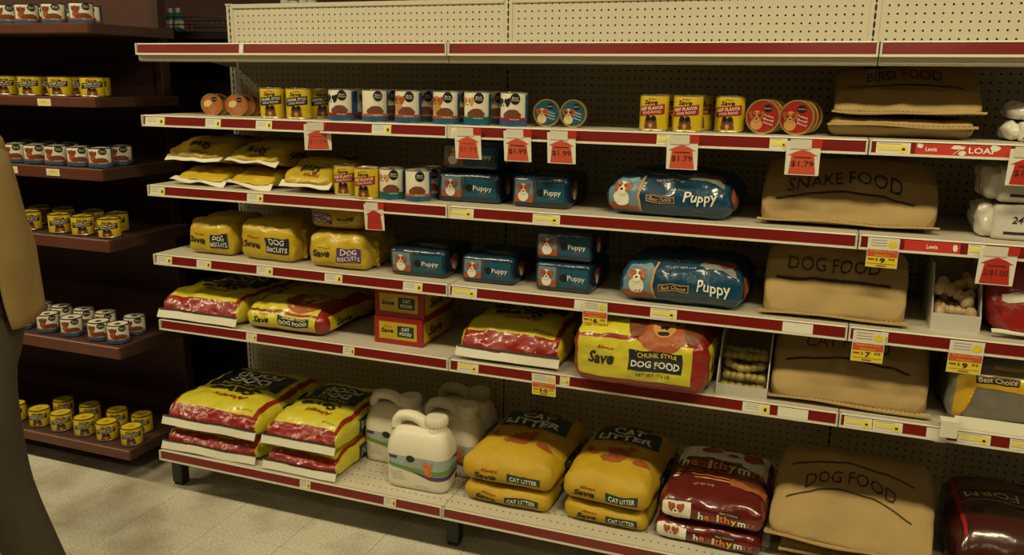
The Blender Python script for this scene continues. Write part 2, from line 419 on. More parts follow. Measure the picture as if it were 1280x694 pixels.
def t_at(S, loc, rz, v, face='top', s=0):
    """position along a bag's sheet that lies at photo row v"""
    F = S.face(face); best = None; c, sn = math.cos(rz), math.sin(rz)
    for i in range(121):
        t = -S.hy+2*S.hy*i/120*.9; q = F(s, t, 0); q = Vector((loc[0]+c*q.x-sn*q.y, loc[1]+sn*q.x+c*q.y, loc[2]+q.z))-CAM
        vv = 347-FPX*q.dot(_U)/q.dot(_fw)
        if best is None or abs(vv-v) < best[0]: best = (abs(vv-v), t)
        if vv <= v: break
    return best[1]
Z = {1: 1.7257, 2: 1.4758, 3: 1.222, 4: .9623, 5: .7059, 6: .19}
D_ = .5153; D6 = .5734
# ================================================================== the setting
fl = box('floor', -7, 9, -7, 7, -.06, -.003, 'tile_joint'); fl['kind'] = 'structure'
TS = .3048; _tm = None
for ix in range(-9, 13):
    for iy in range(-9, 2):
        if _tm is None:
            bm = bmesh.new(); box_bm(bm, 0, TS-.0016, 0, TS-.0016, -.003, 0, .0006); _tm = bm_mesh(bm, 'tile'); _tm.materials.append(P('vinyl_tile'))
        cx = pcol((ix*TS, iy*TS, 0))
        if ix*TS < -2.2 or (iy*TS < -2.4): continue
        t = bpy.data.objects.new('floor_tile', _tm); COL.objects.link(t); t.parent = fl; t.location = (ix*TS+.05, iy*TS-.12, 0)
ce = box('ceiling', -7, 9, -7, 7, 3.4, 3.45, 'ceiling_paint'); ce['kind'] = 'structure'
lamp0 = None
for (lx, ly) in LAMPS:
    if lamp0 is None:
        lamp0 = thing('ceiling_light', 'long fluorescent ceiling light above the shop aisle', 'ceiling light', (lx, ly, LAMP_Z), 0, 'fluorescent lights over the aisle')
        box('housing', -.62, .62, -.16, .16, .02, .15, 'lamp_housing', lamp0, .01); box('diffuser', -.6, .6, -.14, .14, .0, .02, 'lamp_diffuser', lamp0)
        ld = bpy.data.lights.new('tube_light', 'AREA'); ld.shape = 'RECTANGLE'; ld.size = 1.2; ld.size_y = .28; ld.color = LAMP_COL
    else:
        c = copy_tree(lamp0); c.location = (lx, ly, LAMP_Z)
    l2 = ld.copy(); l2.energy = LAMP_W[ly]; lo = bpy.data.objects.new('tube_light', l2); COL.objects.link(lo); lo.location = (lx, ly, LAMP_Z-.006)
# ------------------------------------------------------------------ beige gondola
go = thing('store_gondola', 'beige steel shelving frame with perforated back panels and slotted uprights', 'shelving', (0, 0, 0))
PT = 1.897
for i in range(4):
    ub = bmesh.new(); box_bm(ub, -.016, .016, 0, .045, .0, PT, .002)
    mesh_obj('upright', bm_mesh(ub), 'upright_slots', go, (i*W, 0, 0))
    box('top_cap', i*W-.018, i*W+.018, -.002, .047, PT, PT+.006, 'beige_enamel', go)
    box('base_leg', i*W-.024, i*W+.024, -.50, -.452, .012, .150, 'dark_metal', go, .004)
    box('foot', i*W-.02, i*W+.02, -.496, -.456, 0, .012, 'black_plastic', go, .003)
    box('base_arm', i*W-.02, i*W+.02, -.452, .0, .10, .150, 'dark_metal', go, .003)
for i in range(3):
    x0 = i*W+.016; x1 = (i+1)*W-.016; wv = x1-x0
    for nm, za, zb, yy in (('back_panel', .152, 1.0, .004), ('back_panel', 1.002, PT-.012, .004)):
        me = pyd([(x0-i*W, yy, za), (x1-i*W, yy, za), (x1-i*W, yy, zb), (x0-i*W, yy, zb)], [(0, 1, 2, 3)])
        bm = bmesh.new(); bm.from_mesh(me)
        g = bmesh.ops.extrude_face_region(bm, geom=bm.faces[:]); bmesh.ops.translate(bm, verts=[v for v in g['geom'] if isinstance(v, bmesh.types.BMVert)], vec=(0, .0012, 0))
        mesh_obj(nm, bm_mesh(bm), 'pegboard', go, (i*W, 0, 0))
    box('top_rail', x0, x1, -.004, .012, PT-.013, PT+.004, 'beige_enamel', go, .002)
    box('rear_panel', x0, x1, .036, .042, .0, PT, 'dark_brown', go)
TIER = {1: 'topmost', 2: 'second', 3: 'third', 4: 'fourth', 5: 'fifth', 6: 'bottom'}
SHELF = {
 (1, 0): 'empty topmost beige metal shelf above the gold tins', (1, 1): 'empty topmost beige metal shelf above the blue round tins', (1, 2): 'empty topmost beige metal shelf above the bird food sack',
 (2, 0): 'beige metal shelf holding the gold tins and white cans', (2, 1): 'beige metal shelf holding the blue and red round tins', (2, 2): 'beige metal shelf under the bird food sack with a red LOAF strip',
 (3, 0): 'beige metal shelf holding small yellow bags with white seams', (3, 1): 'beige metal shelf under the snake food sack and blue packs', (3, 2): 'beige metal shelf holding two film wrapped white cartons',
 (4, 0): 'beige metal shelf holding the yellow biscuit bags', (4, 1): 'beige metal shelf holding the double stack of blue packs', (4, 2): 'beige metal shelf holding the box of rawhide bones',
 (5, 0): 'beige metal shelf holding the red cat food boxes', (5, 1): 'beige metal shelf holding the tray of olive chews', (5, 2): 'beige metal shelf holding the grey and mustard seed bag',
 (6, 0): 'beige base shelf holding the white litter jugs', (6, 1): 'beige base shelf holding the yellow cat litter sacks', (6, 2): 'beige base shelf holding the dark maroon sack'}
shelves = {}
CH = .040
def chan_pt(k): return (D6 if k == 6 else D_)
for k in range(1, 7):
    d = chan_pt(k)
    for i in range(3):
        sh = thing('store_shelf', SHELF[(k, i)], 'shelf', (i*W, 0, Z[k]), 0, 'shelves of the beige gondola'); shelves[(k, i)] = sh
        a, b = .0015, W-.0015
        dk = box('deck', a, b, -d+.004, -.002, -.018, 0, 'beige_deck' if k != 6 else 'base_deck_perf', sh)
        # price channel: top lip, recessed face leaning out at the foot, bottom lip
        y = -d
        extrude_x('price_channel', [(y+.006, 0), (y-.001, 0), (y-.003, -.004), (y+.001, -.0045), (y-.004, -CH+.005), (y-.009, -CH+.0065), (y-.010, -CH), (y+.004, -CH), (y+.006, -.019)], a, b, 'beige_enamel', sh)
        extrude_x('red_strip', [(y+.0008, -.0052), (y-.0012, -.0052), (y-.0056, -CH+.0062), (y-.0036, -CH+.0062)], a+.006, b-.006, 'channel_red', sh)
        for e in (a+.001, b-.005):
            box('channel_end', e, e+.004, y-.0105, y+.006, -CH, 0, 'beige_enamel', sh)
        if k == 1: extrude_x('light_catch_hem', [(y+.004, -CH+.001), (y+.004, -CH-.016), (y+.010, -CH-.022), (y+.030, -CH-.022), (y+.030, -CH+.001)], a, b, 'beige_enamel', sh)  # added hem, shaped to catch lamp light in place of a bounce-lit underside
        if k < 6:
            for e in (.018, W-.022):
                vs = [(-.003, -.018), (-.003, -.075), (-.06, -.070), (-d+.20, -.030), (-d+.12, -.018)]
                extrude_x('shelf_bracket', vs, e, e+.004, 'beige_enamel', sh)
        else:
            extrude_x('base_skirt', [(-d+.006, -.018), (-d+.010, -.018), (-d+.010, -.050), (-d+.006, -.050)], a, b, 'beige_enamel', sh)
def channel_map(k, px, lw):
    """face of the price channel of tier k, centred under photo column px; returns shelf, mapper"""
    d = chan_pt(k); x = xat(px, -d-.004, Z[k]-.02); i = max(0, min(2, int(x//W)))
    ex = Vector((1, 0, 0)); ey = Vector((0, .0044, .0286)).normalized(); o = Vector((x-i*W, -d-.0034-.0004, -.0200))
    return shelves[(k, i)], flat_map(o, ex, ey), x
def pxw(k, x0, x1):
    d = chan_pt(k); return xat(x1, -d-.004, Z[k]-.02)-xat(x0, -d-.004, Z[k]-.02)
def slab(name, f, w, h, m, parent, th=.0012, base=.0003, dx=0, dy=0):
    vs = [f(dx+a*w/2, dy+b*h/2, base+c) for c in (0, th) for a, b in ((-1, -1), (1, -1), (1, 1), (-1, 1))]
    me = pyd(vs, [(3, 2, 1, 0), (4, 5, 6, 7), (0, 1, 5, 4), (1, 2, 6, 5), (2, 3, 7, 6), (3, 0, 4, 7)]); return mesh_obj(name, me, m, parent)
def price_label(k, x0, x1, kind):
    sh, f, X = channel_map(k, (x0+x1)/2, 0); w = abs(pxw(k, x0, x1))
    o = slab('price_label', f, w, .0275, 'label_white', sh)
    Dc = Decals(f, 1, base=.0018)
    if kind == 'w':
        Dc.rect('label_print', w*.34, -.002, w*.26, .020, 'label_yellow', 0)
        for q in range(3): Dc.rect('label_print', -w*.14, .008-.006*q, w*.5, .0016, 'label_grey', 0)
        Dc.rect('label_print', w*.34, -.002, w*.10, .010, 'ink_dark', 1)
    elif kind == 'y':
        Dc.rect('label_print', -w*.05, .001, w*.86, .008, 'label_yellow', 0); Dc.ell('label_print', w*.30, -.003, w*.13, .0095, 'label_yellow', 1)
        for q in (.010, -.007): Dc.rect('label_print', -w*.1, q, w*.66, .0018, 'label_grey', 0)
        Dc.rect('label_print', w*.30, -.003, w*.10, .006, 'ink_dark', 2)
    Dc.build(o)
for k, lst in {2: [(182, 206, 'w'), (257, 276, 'w'), (320, 340, 'w'), (465, 489, 'w'), (559, 576, 'p'), (821, 838, 'y'), (962, 984, 'y'), (1095, 1138, 'y')],
               3: [(188, 206, 'w'), (309, 329, 'w'), (560, 592, 'y'), (666, 700, 'y'), (1210, 1232, 'y')],
               4: [(196, 215, 'w'), (246, 264, 'w'), (321, 341, 'w'), (406, 428, 'w'), (504, 528, 'w'), (565, 596, 'y'), (718, 733, 'p'), (813, 846, 'y'), (978, 1016, 'p'), (1102, 1110, 'y')],
               5: [(308, 321, 'w'), (429, 443, 'w'), (572, 598, 'y'), (700, 712, 'y'), (928, 962, 'w'), (972, 1010, 'p'), (1055, 1090, 'y'), (1091, 1128, 'y'), (1197, 1238, 'y'), (1262, 1292, 'y')],
               6: [(375, 388, 'w'), (480, 495, 'w')]}.items():
    for a, b, kd in lst: price_label(k, a, b, kd)
# red strip with lettering on the second and third tier
for k, x0, x1, words in ((2, 1143, 1262, (('Lewis', 1164, .022, .011), ('LOAF', 1228, .062, .015))), (3, 1130, 1200, (('Lewis', 1165, .022, .011),))):
    sh, f, X = channel_map(k, (x0+x1)/2, 0); w = pxw(k, x0, x1); st = slab('advert_strip', f, w, .0275, 'tag_red', sh)
    Dc = Decals(f, .2, base=.0018)
    for t, px, tw, th in words: Dc.text('lettering', t, channel_map(k, px, 0)[2]-X, 0, tw*(1.0 if t == 'LOAF' else 1.2), th, 'p_white', 1, bold=.02)
    if k == 2:
        for px, yy, rx, ry in ((1150, .008, .008, .006), (1196, .006, .016, .006), (1203, -.008, .010, .006), (1244, .008, .012, .007)):
            Dc.n += 1; Dc.ell('paper_scrap#%d' % Dc.n, channel_map(k, px, 0)[2]-X, yy, rx, ry, 'label_white', 2, n=9, jag=.5)
        Dc.rect('slash_mark', channel_map(k, 1199, 0)[2]-X, .0, .034, .0016, 'p_white', 1, rot=.7)
    else: Dc.n += 1; Dc.ell('paper_scrap#%d' % Dc.n, channel_map(k, 1194, 0)[2]-X, 0, .006, .010, 'label_white', 2, n=7, jag=.4)
    Dc.build(st)
# clip on the top channel
sh, f, X = channel_map(1, 302, 0); slab('channel_clip', f, .016, .030, 'label_white', sh, th=.003)
# ------------------------------------------------------------------ hanging price cards
def arrow_tag(k, px, txt, ink, label, tilt=0, w=.088, h=.092, colr='tag_orange', swing=.12):
    d = chan_pt(k); x = xat(px, -d-.016, Z[k]-.06); t = thing('price_card', label, 'price tag', (x, -d-.0145, Z[k]-.018), tilt, 'hanging price cards')
    f = flat_map((0, 0, 0), (1, 0, 0), (0, -swing, 1))
    slab('card', f, w, h, 'tag_white', t, th=.0008, base=0, dy=-h*.42)
    slab('clip_sleeve', f, w*.62, .026, 'label_white', t, th=.0012, base=.0012, dx=-w*.08, dy=.0); slab('clip_end', f, w*.30, .022, 'tag_red', t, th=.0012, base=.0012, dx=w*.38, dy=.003)
    Dc = Decals(f, 1, base=.0013); c = -h*.42
    Dc.poly('arrow_print', [(-w*.40, c-h*.47), (w*.40, c-h*.47), (w*.33, c+h*.08), (w*.44, c+h*.08), (w*.2, c+h*.20), (0, c+h*.26), (-w*.2, c+h*.20), (-w*.44, c+h*.08), (-w*.33, c+h*.08)], colr, 0)
    Dc.text('lettering', txt, 0, c-h*.17, w*.66, h*.19, ink, 1, bold=.01); Dc.rect('rule', 0, c+h*.03, w*.5, h*.03, ink, 1); Dc.build(t)
arrow_tag(2, 397, '$1.59', 'ink_faded', 'tilted orange arrow price card hanging under the yellow chunk style cans', .55, w=.088, h=.085)
arrow_tag(2, 584, '$1.99', 'ink_faded', 'orange arrow price card hanging in front of the upper blue pack', 0)
arrow_tag(2, 646, '$1.99', 'ink_dark', 'orange arrow price card with dark $1.99 hanging below the red banded white can', 0)
arrow_tag(2, 701, '$1.99', 'ink_dark', 'orange arrow price card hanging below the two blue tins', 0)
arrow_tag(2, 852, '$1.79', 'ink_dark', 'orange arrow price card reading $1.79 hanging below the beef flavor cans', 0)
arrow_tag(2, 1003, '$1.79', 'ink_dark', 'orange arrow price card reading $1.79 hanging in front of the snake food sack', 0)
arrow_tag(2, 1285, '$1.79', 'ink_dark', 'red arrow price card hanging beside the LOAF strip', 0, colr='tag_red')
arrow_tag(3, 467, '2/$1.00', 'ink_faded', 'small red arrow price card hanging in front of the biscuit bag', .15, w=.068, h=.088, colr='tag_red')
arrow_tag(3, 1246, '2/$1.00', 'ink_dark', 'red arrow price card reading 2/$1.00 hanging above the red and white bag', 0, w=.086, h=.098, colr='tag_red')
def yellow_tag(k, px, big, small, label, w=.082, h=.092):
    d = chan_pt(k); x = xat(px, -d-.016, Z[k]-.05); t = thing('sale_card', label, 'price tag', (x, -d-.0145, Z[k]-.004), 0, 'yellow sale cards')
    f = flat_map((0, 0, 0), (1, 0, 0), (0, -.1, 1)); c = -h/2
    slab('card', f, w, h, 'tag_white', t, th=.0008, base=0, dy=c)
    Dc = Decals(f, 1, base=.0012)
    Dc.rect('red_band', 0, c-h*.02, w*.96, h*.24, 'tag_orange', 0); Dc.rect('yellow_field', 0, c-h*.31, w*.96, h*.34, 'label_yellow', 0); Dc.rect('red_line', 0, c-h*.37, w*.9, h*.02, 'tag_orange', 1)
    Dc.ell('price_dot', w*.30, c+h*.30, w*.15, h*.11, 'label_yellow', 1)
    for q in range(3): Dc.rect('fine_print', -w*.14, c+h*(.42-.09*q), w*.5, h*.025, 'label_grey', 0)
    Dc.text('lettering', 'Temporary Price', 0, c+h*.045, w*.8, h*.075, 'label_yellow', 1); Dc.text('lettering', 'Reduction', 0, c-h*.075, w*.45, h*.06, 'label_yellow', 1)
    Dc.text('lettering', '$', -w*.16, c-h*.23, w*.07, h*.12, 'ink_dark', 2); Dc.text('lettering', big, w*.02, c-h*.25, w*(.17 if len(big) == 1 else .30), h*.17, 'ink_dark', 2, bold=.03)
    Dc.text('lettering', small, w*.31, c-h*.21, w*.2, h*.09, 'ink_dark', 2); Dc.rect('lettering', -w*.34, c-h*.22, w*.2, h*.05, 'ink_faded', 2); Dc.rect('lettering', 0, c-h*.43, w*.3, h*.03, 'ink_faded', 2)
    Dc.build(t)
yellow_tag(3, 1103, '9', '99', 'yellow sale card reading $9.99 hanging in front of the fourth tier dog food sack', w=.078, h=.082)
yellow_tag(4, 743, '6', '49', 'yellow sale card reading $6.49 hanging above the big yellow dog food bag', w=.078, h=.080)
yellow_tag(5, 679, '10', '49', 'yellow sale card reading $10.49 hanging above the cat litter', w=.080, h=.074)
yellow_tag(4, 1085, '7', '99', 'yellow sale card reading $7.99 hanging in front of the cat food sack')
yellow_tag(4, 1207, '9', '99', 'yellow sale card reading $9.99 hanging above the grey seed bag')
# torn paper strip below the grey bag
sh, f, X = channel_map(5, 1172, 0)
Dc = Decals(f, 1, base=.0016); Dc.poly('torn_label', [(-.028, .014), (.026, .014), (.022, -.010), (.028, -.022), (.0, -.024), (-.028, -.020)], 'label_white', 0); Dc.build(sh)
# ------------------------------------------------------------------ brown rack
BX0, BX1, BY0, BY1 = -1.9, -.175, -.56, -.14
BZ = [1.796, 1.534, 1.273, 1.004, .578, .143]
rk = thing('can_rack', 'dark maroon back frame of the brown can rack', 'rack', (0, 0, 0))
BPX = -.275
for i, x in enumerate((BPX, BPX-1.25)):
    box('upright', x-.018, x+.018, -.125, -.075, 0, 2.2, 'dark_brown', rk, .003)
    sl = bmesh.new()
    for q in range(60): box_bm(sl, x-.003, x+.003, -.1262, -.124, .30+q*.03, .318+q*.03)
    o = mesh_obj('slot_row', bm_mesh(sl), 'dark_metal', rk); o['kind'] = 'stuff'
box('back_panel', BPX-1.232, BPX-.018, -.10, -.09, .02, 2.2, 'maroon_panel', rk); box('back_panel', BPX-2.2, BPX-1.268, -.10, -.09, .02, 2.2, 'maroon_panel', rk)
box('base_box', BPX-1.6, BPX-.05, -.20, -.10, 0, .08, 'black_plastic', rk)
RK = ['topmost brown wooden rack shelf, holding white cans at eye level', 'second brown rack shelf down, holding yellow cans', 'third brown rack shelf down, holding white cans', 'fourth brown rack shelf down, holding two rows of yellow cans', 'fifth brown rack shelf down, holding two rows of white cans', 'lowest brown rack shelf just above the floor']
rshelf = []
BH = [.037, .037, .045, .047, .050, .042]
for n, z in enumerate(BZ):
    s = thing('rack_shelf', RK[n], 'shelf', (0, 0, z), 0, 'brown rack shelves'); rshelf.append(s)
    box('shelf_board', BX0, BX1-.002, BY0+.018, BY1+.012, -BH[n], -.004, 'dark_brown', s, .002); box('front_board', BX0, BX1, BY0, BY0+.018, -BH[n], 0, 'brown_wood', s, .004)
    box('end_board', BX1-.014, BX1, BY0+.018, BY1+.01, -BH[n], 0, 'dark_brown', s, .002)
def rack_label(n, px):
    x = xat(px, BY0-.002, BZ[n]-.02); f = flat_map((x, BY0-.0006, -.022), (1, 0, 0), (0, 0, 1)); o = slab('price_label', f, .066, .026, 'label_white', rshelf[n])
    Dc = Decals(f, 1, base=.0018); Dc.rect('label_print', 0, -.001, .05, .012, 'label_yellow', 0); Dc.rect('label_print', 0, .003, .03, .002, 'label_grey', 1); Dc.build(o)
rack_label(1, 55); rack_label(2, 66); rack_label(2, 14)
# rear run seen past the end of the gondola
rw = box('wall_back', -6, 8, 1.55, 1.6, 0, 3.4, 'maroon_panel'); rw['kind'] = 'structure'
rs = thing('rear_rack', 'dark rear rack with black side post behind the brown rack', 'rack', (0, 0, 0))
box('back_panel', -1.6, .6, .42, .44, 0, 1.80, 'black_plastic', rs); box('ledge', -1.6, .6, .16, .42, 1.775, 1.80, 'black_plastic', rs)
bk = thing('wire_basket', 'black wire basket holding bottles on the rear rack', 'basket', (-.32, .27, 1.802))
hw, hd = .36, .10
tubes('rail_wires', [[(-hw, -hd, z), (hw, -hd, z), (hw, hd, z), (-hw, hd, z), (-hw, -hd, z)] for z in (.004, .035, .066)], .0028, 'dark_metal', bk)
tubes('upright_wires', [[(-hw+2*hw*q/24, e*hd, .004), (-hw+2*hw*q/24, e*hd, .066)] for q in range(25) for e in (-1, 1)], .0014, 'dark_metal', bk)
tubes('floor_wires', [[(-hw+2*hw*q/24, -hd, .004), (-hw+2*hw*q/24, hd, .004)] for q in range(25)], .0014, 'dark_metal', bk)
def bottle(x, y, z, r, h, m, lab, grp):
    t = thing('bottle', lab, 'bottle', (x, y, z), 0, grp)
    lathe('bottle_body', [(r*.9, 0), (r, .004), (r, h*.62), (r*.8, h*.72), (r*.4, h*.8), (r*.4, h*.86)], m, t, 20); lathe('bottle_cap', [(r*.48, h*.84), (r*.48, h), (r*.4, h+.003)], 'bottle_white', t, 16)
    lathe('bottle_label', [(r+.0006, h*.18), (r+.0006, h*.5)], 'p_white', t, 20)
for px, m, l in ((213, 'bottle_teal', 'teal bottle beside the post in the wire basket'), (222, 'bottle_white', 'white capped teal bottle in the wire basket')):
    bottle(xat(px+1, .25, 1.85), .25, 1.807, .024, .105, m if m != 'bottle_white' else 'bottle_teal', l, 'bottles in the wire basket')
rs2 = box('rear_top_shelf', .1, 1.4, .52, .72, 1.885, 1.90, 'beige_enamel'); tag(rs2, 'pale shelf of the next aisle above the back panel', 'shelf')
box('support', .12, 1.38, .69, .72, 0, 1.885, 'dark_metal', rs2)
for px, m, l in ((357, 'bottle_white', 'white bottle standing on the pale rear shelf'), (368, 'bottle_blue', 'blue bottle standing on the pale rear shelf between white ones'), (380, 'bottle_white', 'white bottle standing on the pale rear shelf'), (391, 'bottle_blue', 'last blue bottle on the pale rear shelf')):
    bottle(xat(px, .62, 1.93), .62, 1.9005, .022, .14, m, l, 'bottles on the pale rear shelf')
# ================================================================== cans
def can_proto(name, kind, r=.042, h=.104, label='', cat='can', band='p_dkorange', fur='p_tan', patch='p_rust', lid='steel'):
    t = thing(name, label, cat)
    body = {'chunk': 'can_yellow', 'beef': 'can_yellow'}.get(kind, 'can_white')
    lathe('can_body', [(r*.985, .003), (r, .006), (r, h-.006), (r*.985, h-.003)], body, t, 40)
    lathe('bottom_rim', [(r*.97, 0), (r*1.01, .0), (r*1.015, .003), (r*.99, .005)], 'steel', t, 40)
    lathe('lid', [(r*.99, h-.005), (r*1.015, h-.003), (r*1.01, h), (r*.95, h), (r*.93, h-.004), (r*.6, h-.0035), (r*.3, h-.003)], lid, t, 40)
    def f(s, q, k):
        a = s/r; return Vector(((r+k)*math.sin(a), -(r+k)*math.cos(a), q))
    D = Decals(f, .007, base=.0004, step=.0003, sep=False); w = r*1.7
    if kind in ('chunk', 'beef'):
        bc = 'p_black' if kind == 'chunk' else 'p_red'
        D.text('lettering', 'Always', .002, h*.885, w*.34, h*.055, 'p_red', 1, bold=.02, shear=.2); D.text('lettering', 'Save', -w*.02, h*.80, w*.56, h*.13, 'ink_dark', 1, bold=.03, shear=.2)
        D.rect('banner', 0, h*.58, w*1.16, h*.27, bc, 1, skew=.10)
        D.text('lettering', 'CHUNK STYLE' if kind == 'chunk' else 'BEEF FLAVOR', 0, h*.635, w*.98, h*.09, 'p_white', 2, bold=.015, skew=.10); D.text('lettering', 'DOG FOOD', .002, h*.525, w*.78, h*.07, 'p_white', 2, bold=.01, skew=.10)
        for e in (-1, 1):
            D.ell('dog_picture', e*w*.10, h*.25, w*.15, h*.17, 'p_brown', 1); D.ell('dog_picture', e*w*.11, h*.36, w*.11, h*.08, 'p_black', 2); D.ell('dog_picture', e*w*.19, h*.14, w*.09, h*.06, 'p_brown', 1)
        D.ell('dog_picture', 0, h*.17, w*.08, h*.06, 'p_tan', 3)
    else:
        D.ell('logo', w*.26, h*.80, w*.22, h*.165, 'p_black', 1, n=22); D.text('lettering', 'Best', w*.26, h*.835, w*.26, h*.055, 'p_white', 2); D.text('lettering', 'Choice', w*.26, h*.77, w*.32, h*.055, 'p_white', 2)
        if kind == 'white': dog(D, 'dog_picture', -w*.27, h*.62, h*.50, fur, patch, 1)
        D.ell('food_picture', w*.12, h*.33, w*.40, h*.13, 'p_food', 6); D.ell('food_picture', w*.14, h*.41, w*.28, h*.09, 'p_food', 7)
        D.rect('colour_band', 0, h*.215, r*2.9, h*.085, band, 8); D.text('lettering', 'With Beef', w*.22, h*.215, w*.4, h*.045, 'p_white', 9); D.rect('blue_band', 0, h*.10, r*2.9, h*.13, 'p_blue', 8)
        D.rect('blue_edge', -r*1.42, h*.5, r*.5, h*.86, 'p_blue', 1); D.rect('blue_edge#2', r*1.75, h*.5, r*.9, h*.86, 'p_blue', 1)
    D.build(t); return t
CANH = .104
def put(proto, used, loc, rz=0, label=None, group=None):
    o = proto if not used[0] else copy_tree(proto)
    used[0] = True; o.location = loc; o.rotation_euler = (0, 0, rz)
    if label: o['label'] = label
    if group: o['group'] = group
    return o
def row(px, y, k): return (xat(px, y, Z[k]+.05), y, Z[k])
def face_cam(loc, amt=.5): return math.atan2(CAM.x-loc[0], -(CAM.y-loc[1]))*amt
chunk = can_proto('dog_food_can', 'chunk'); u = [False]
for px, y, l in ((341, -.455, 'yellow chunk style dog food can next to the gold tins'), (373.5, -.455, 'yellow chunk style dog food can in the middle of three'), (398, -.36, 'yellow chunk style dog food can set back beside the white cans')):
    p = row(px, y, 2); put(chunk, u, p, face_cam(p, .6) if y < -.4 else .9, l, 'yellow cans on the second tier')
beef = can_proto('dog_food_can', 'beef'); u = [False]
for px, y, k, l, rz in ((818, -.455, 2, 'yellow beef flavor can standing alone at the front edge of the second tier', .0), (829, -.35, 2, 'yellow beef flavor can half hidden behind the first beef can', .5), (860, -.455, 2, 'yellow beef flavor can at the front in the middle of the beef cans', .0),
                     (873, -.35, 2, 'yellow beef flavor can hidden behind the middle beef can', .2), (912.5, -.40, 2, 'yellow beef flavor can set back next to the red tins', 0),
                     (433, -.43, 3, 'yellow beef flavor can beside the small yellow bag on the third tier', .3), (459, -.475, 3, 'yellow beef flavor can beside the white cans on the third tier', .25)):
    p = row(px, y, k); put(beef, u, p, rz-.05, l, 'yellow beef flavor cans')
BANDS = {'orange': ('p_dkorange', 'p_tan', 'p_tan'), 'red': ('p_red', 'p_white', 'p_black'), 'rust': ('p_rust', 'p_tan', 'p_rust'), 'green': ('p_greenband', 'p_white', 'p_tan')}
wc = {}
for c, (b, f_, pt) in BANDS.items(): wc[c] = (can_proto('dog_food_can', 'white', band=b, fur=f_, patch=pt), [False])
wc['plain'] = (can_proto('dog_food_can', 'food', band='p_dkorange'), [False])
for px, y, k, c, rz, l in ((427, -.455, 2, 'red', .15, 'white can with black and white dog and red band next to the yellow cans'), (444, -.35, 2, 'rust', 1.9, 'can showing its blue side behind the first white can'),
        (469, -.455, 2, 'plain', .3, 'white can with orange band and no dog'), (487, -.35, 2, 'rust', .4, 'white can set back behind the orange banded can'),
        (510.5, -.455, 2, 'rust', .1, 'white can with golden dog, beside the orange banded can'), (531, -.35, 2, 'rust', .3, 'white can set back between the two golden dog cans'),
        (558, -.455, 2, 'rust', .1, 'white can with golden dog, beside the green banded can'), (575, -.35, 2, 'orange', .4, 'white can set back behind the green banded can'),
        (597, -.455, 2, 'green', .05, 'white can with green band on the second tier'), (615, -.35, 2, 'orange', .5, 'white can set back behind the red banded white can'), (642.5, -.455, 2, 'red', .0, 'white can with red band, last before the blue tins'),
        (490, -.45, 3, 'green', .2, 'white can with brown eared dog beside the third tier beef cans'), (523, -.455, 3, 'plain', .15, 'white can with green band and no dog beside the blue pack'), (538, -.36, 3, 'orange', .3, 'white can set back against the blue pack on the third tier')):
    p = row(px, y, k); put(wc[c][0], wc[c][1], p, rz, l, 'white dog food cans on the beige shelves')
# squat cans of the brown rack
sq = {'w': (can_proto('squat_can', 'white', .0415, .074, band='p_rust', fur='p_rust', patch='p_brown', lid='lid_dark'), [False]), 'y': (can_proto('squat_can', 'chunk', .0415, .074, lid='lid_dark'), [False])}
RTXT = ['topmost', 'second', 'third', 'fourth', 'fifth', 'lowest']
RC = [('w', [8, 34, 68, 102], [52, 84, 113]), ('y', [6, 38, 76, 116], [22, 56, 94, 124]), ('w', [-6, 20, 45, 71, 99, 126], [33, 60, 86, 152]), ('y', [8, 38, 75, 104, 137], [50, 80, 117, 147]), ('w', [30, 60, 90, 124, 148], [54, 78, 106, 133, 169]), ('y', [20, 50, 77, 106, 134, 165], [80, 113, 147, 178])]
for n, (c, fr, bk_) in enumerate(RC):
    for rowi, (lst, y) in enumerate(((fr, BY0+.075), (bk_, BY0+.19))):
        for px in sorted(lst, reverse=True):
            nth = ('first', 'second', 'third', 'fourth', 'fifth', 'sixth', 'seventh')[sorted(lst, reverse=True).index(px)]
            x = xat(px, y, BZ[n]+.03)
            if x > BX1-.045: x = BX1-.045
            put(sq[c][0], sq[c][1], (x, y, BZ[n]), face_cam((x, y), .75)+random.uniform(-.2, .2), ('squat %s can, %s from the open end, %s row of the %s brown rack shelf' % ({'w': 'white', 'y': 'yellow'}[c], nth, ('front', 'back')[rowi], RTXT[n])), 'squat cans %s row of the %s rack shelf' % (('front', 'back')[rowi], RTXT[n]))
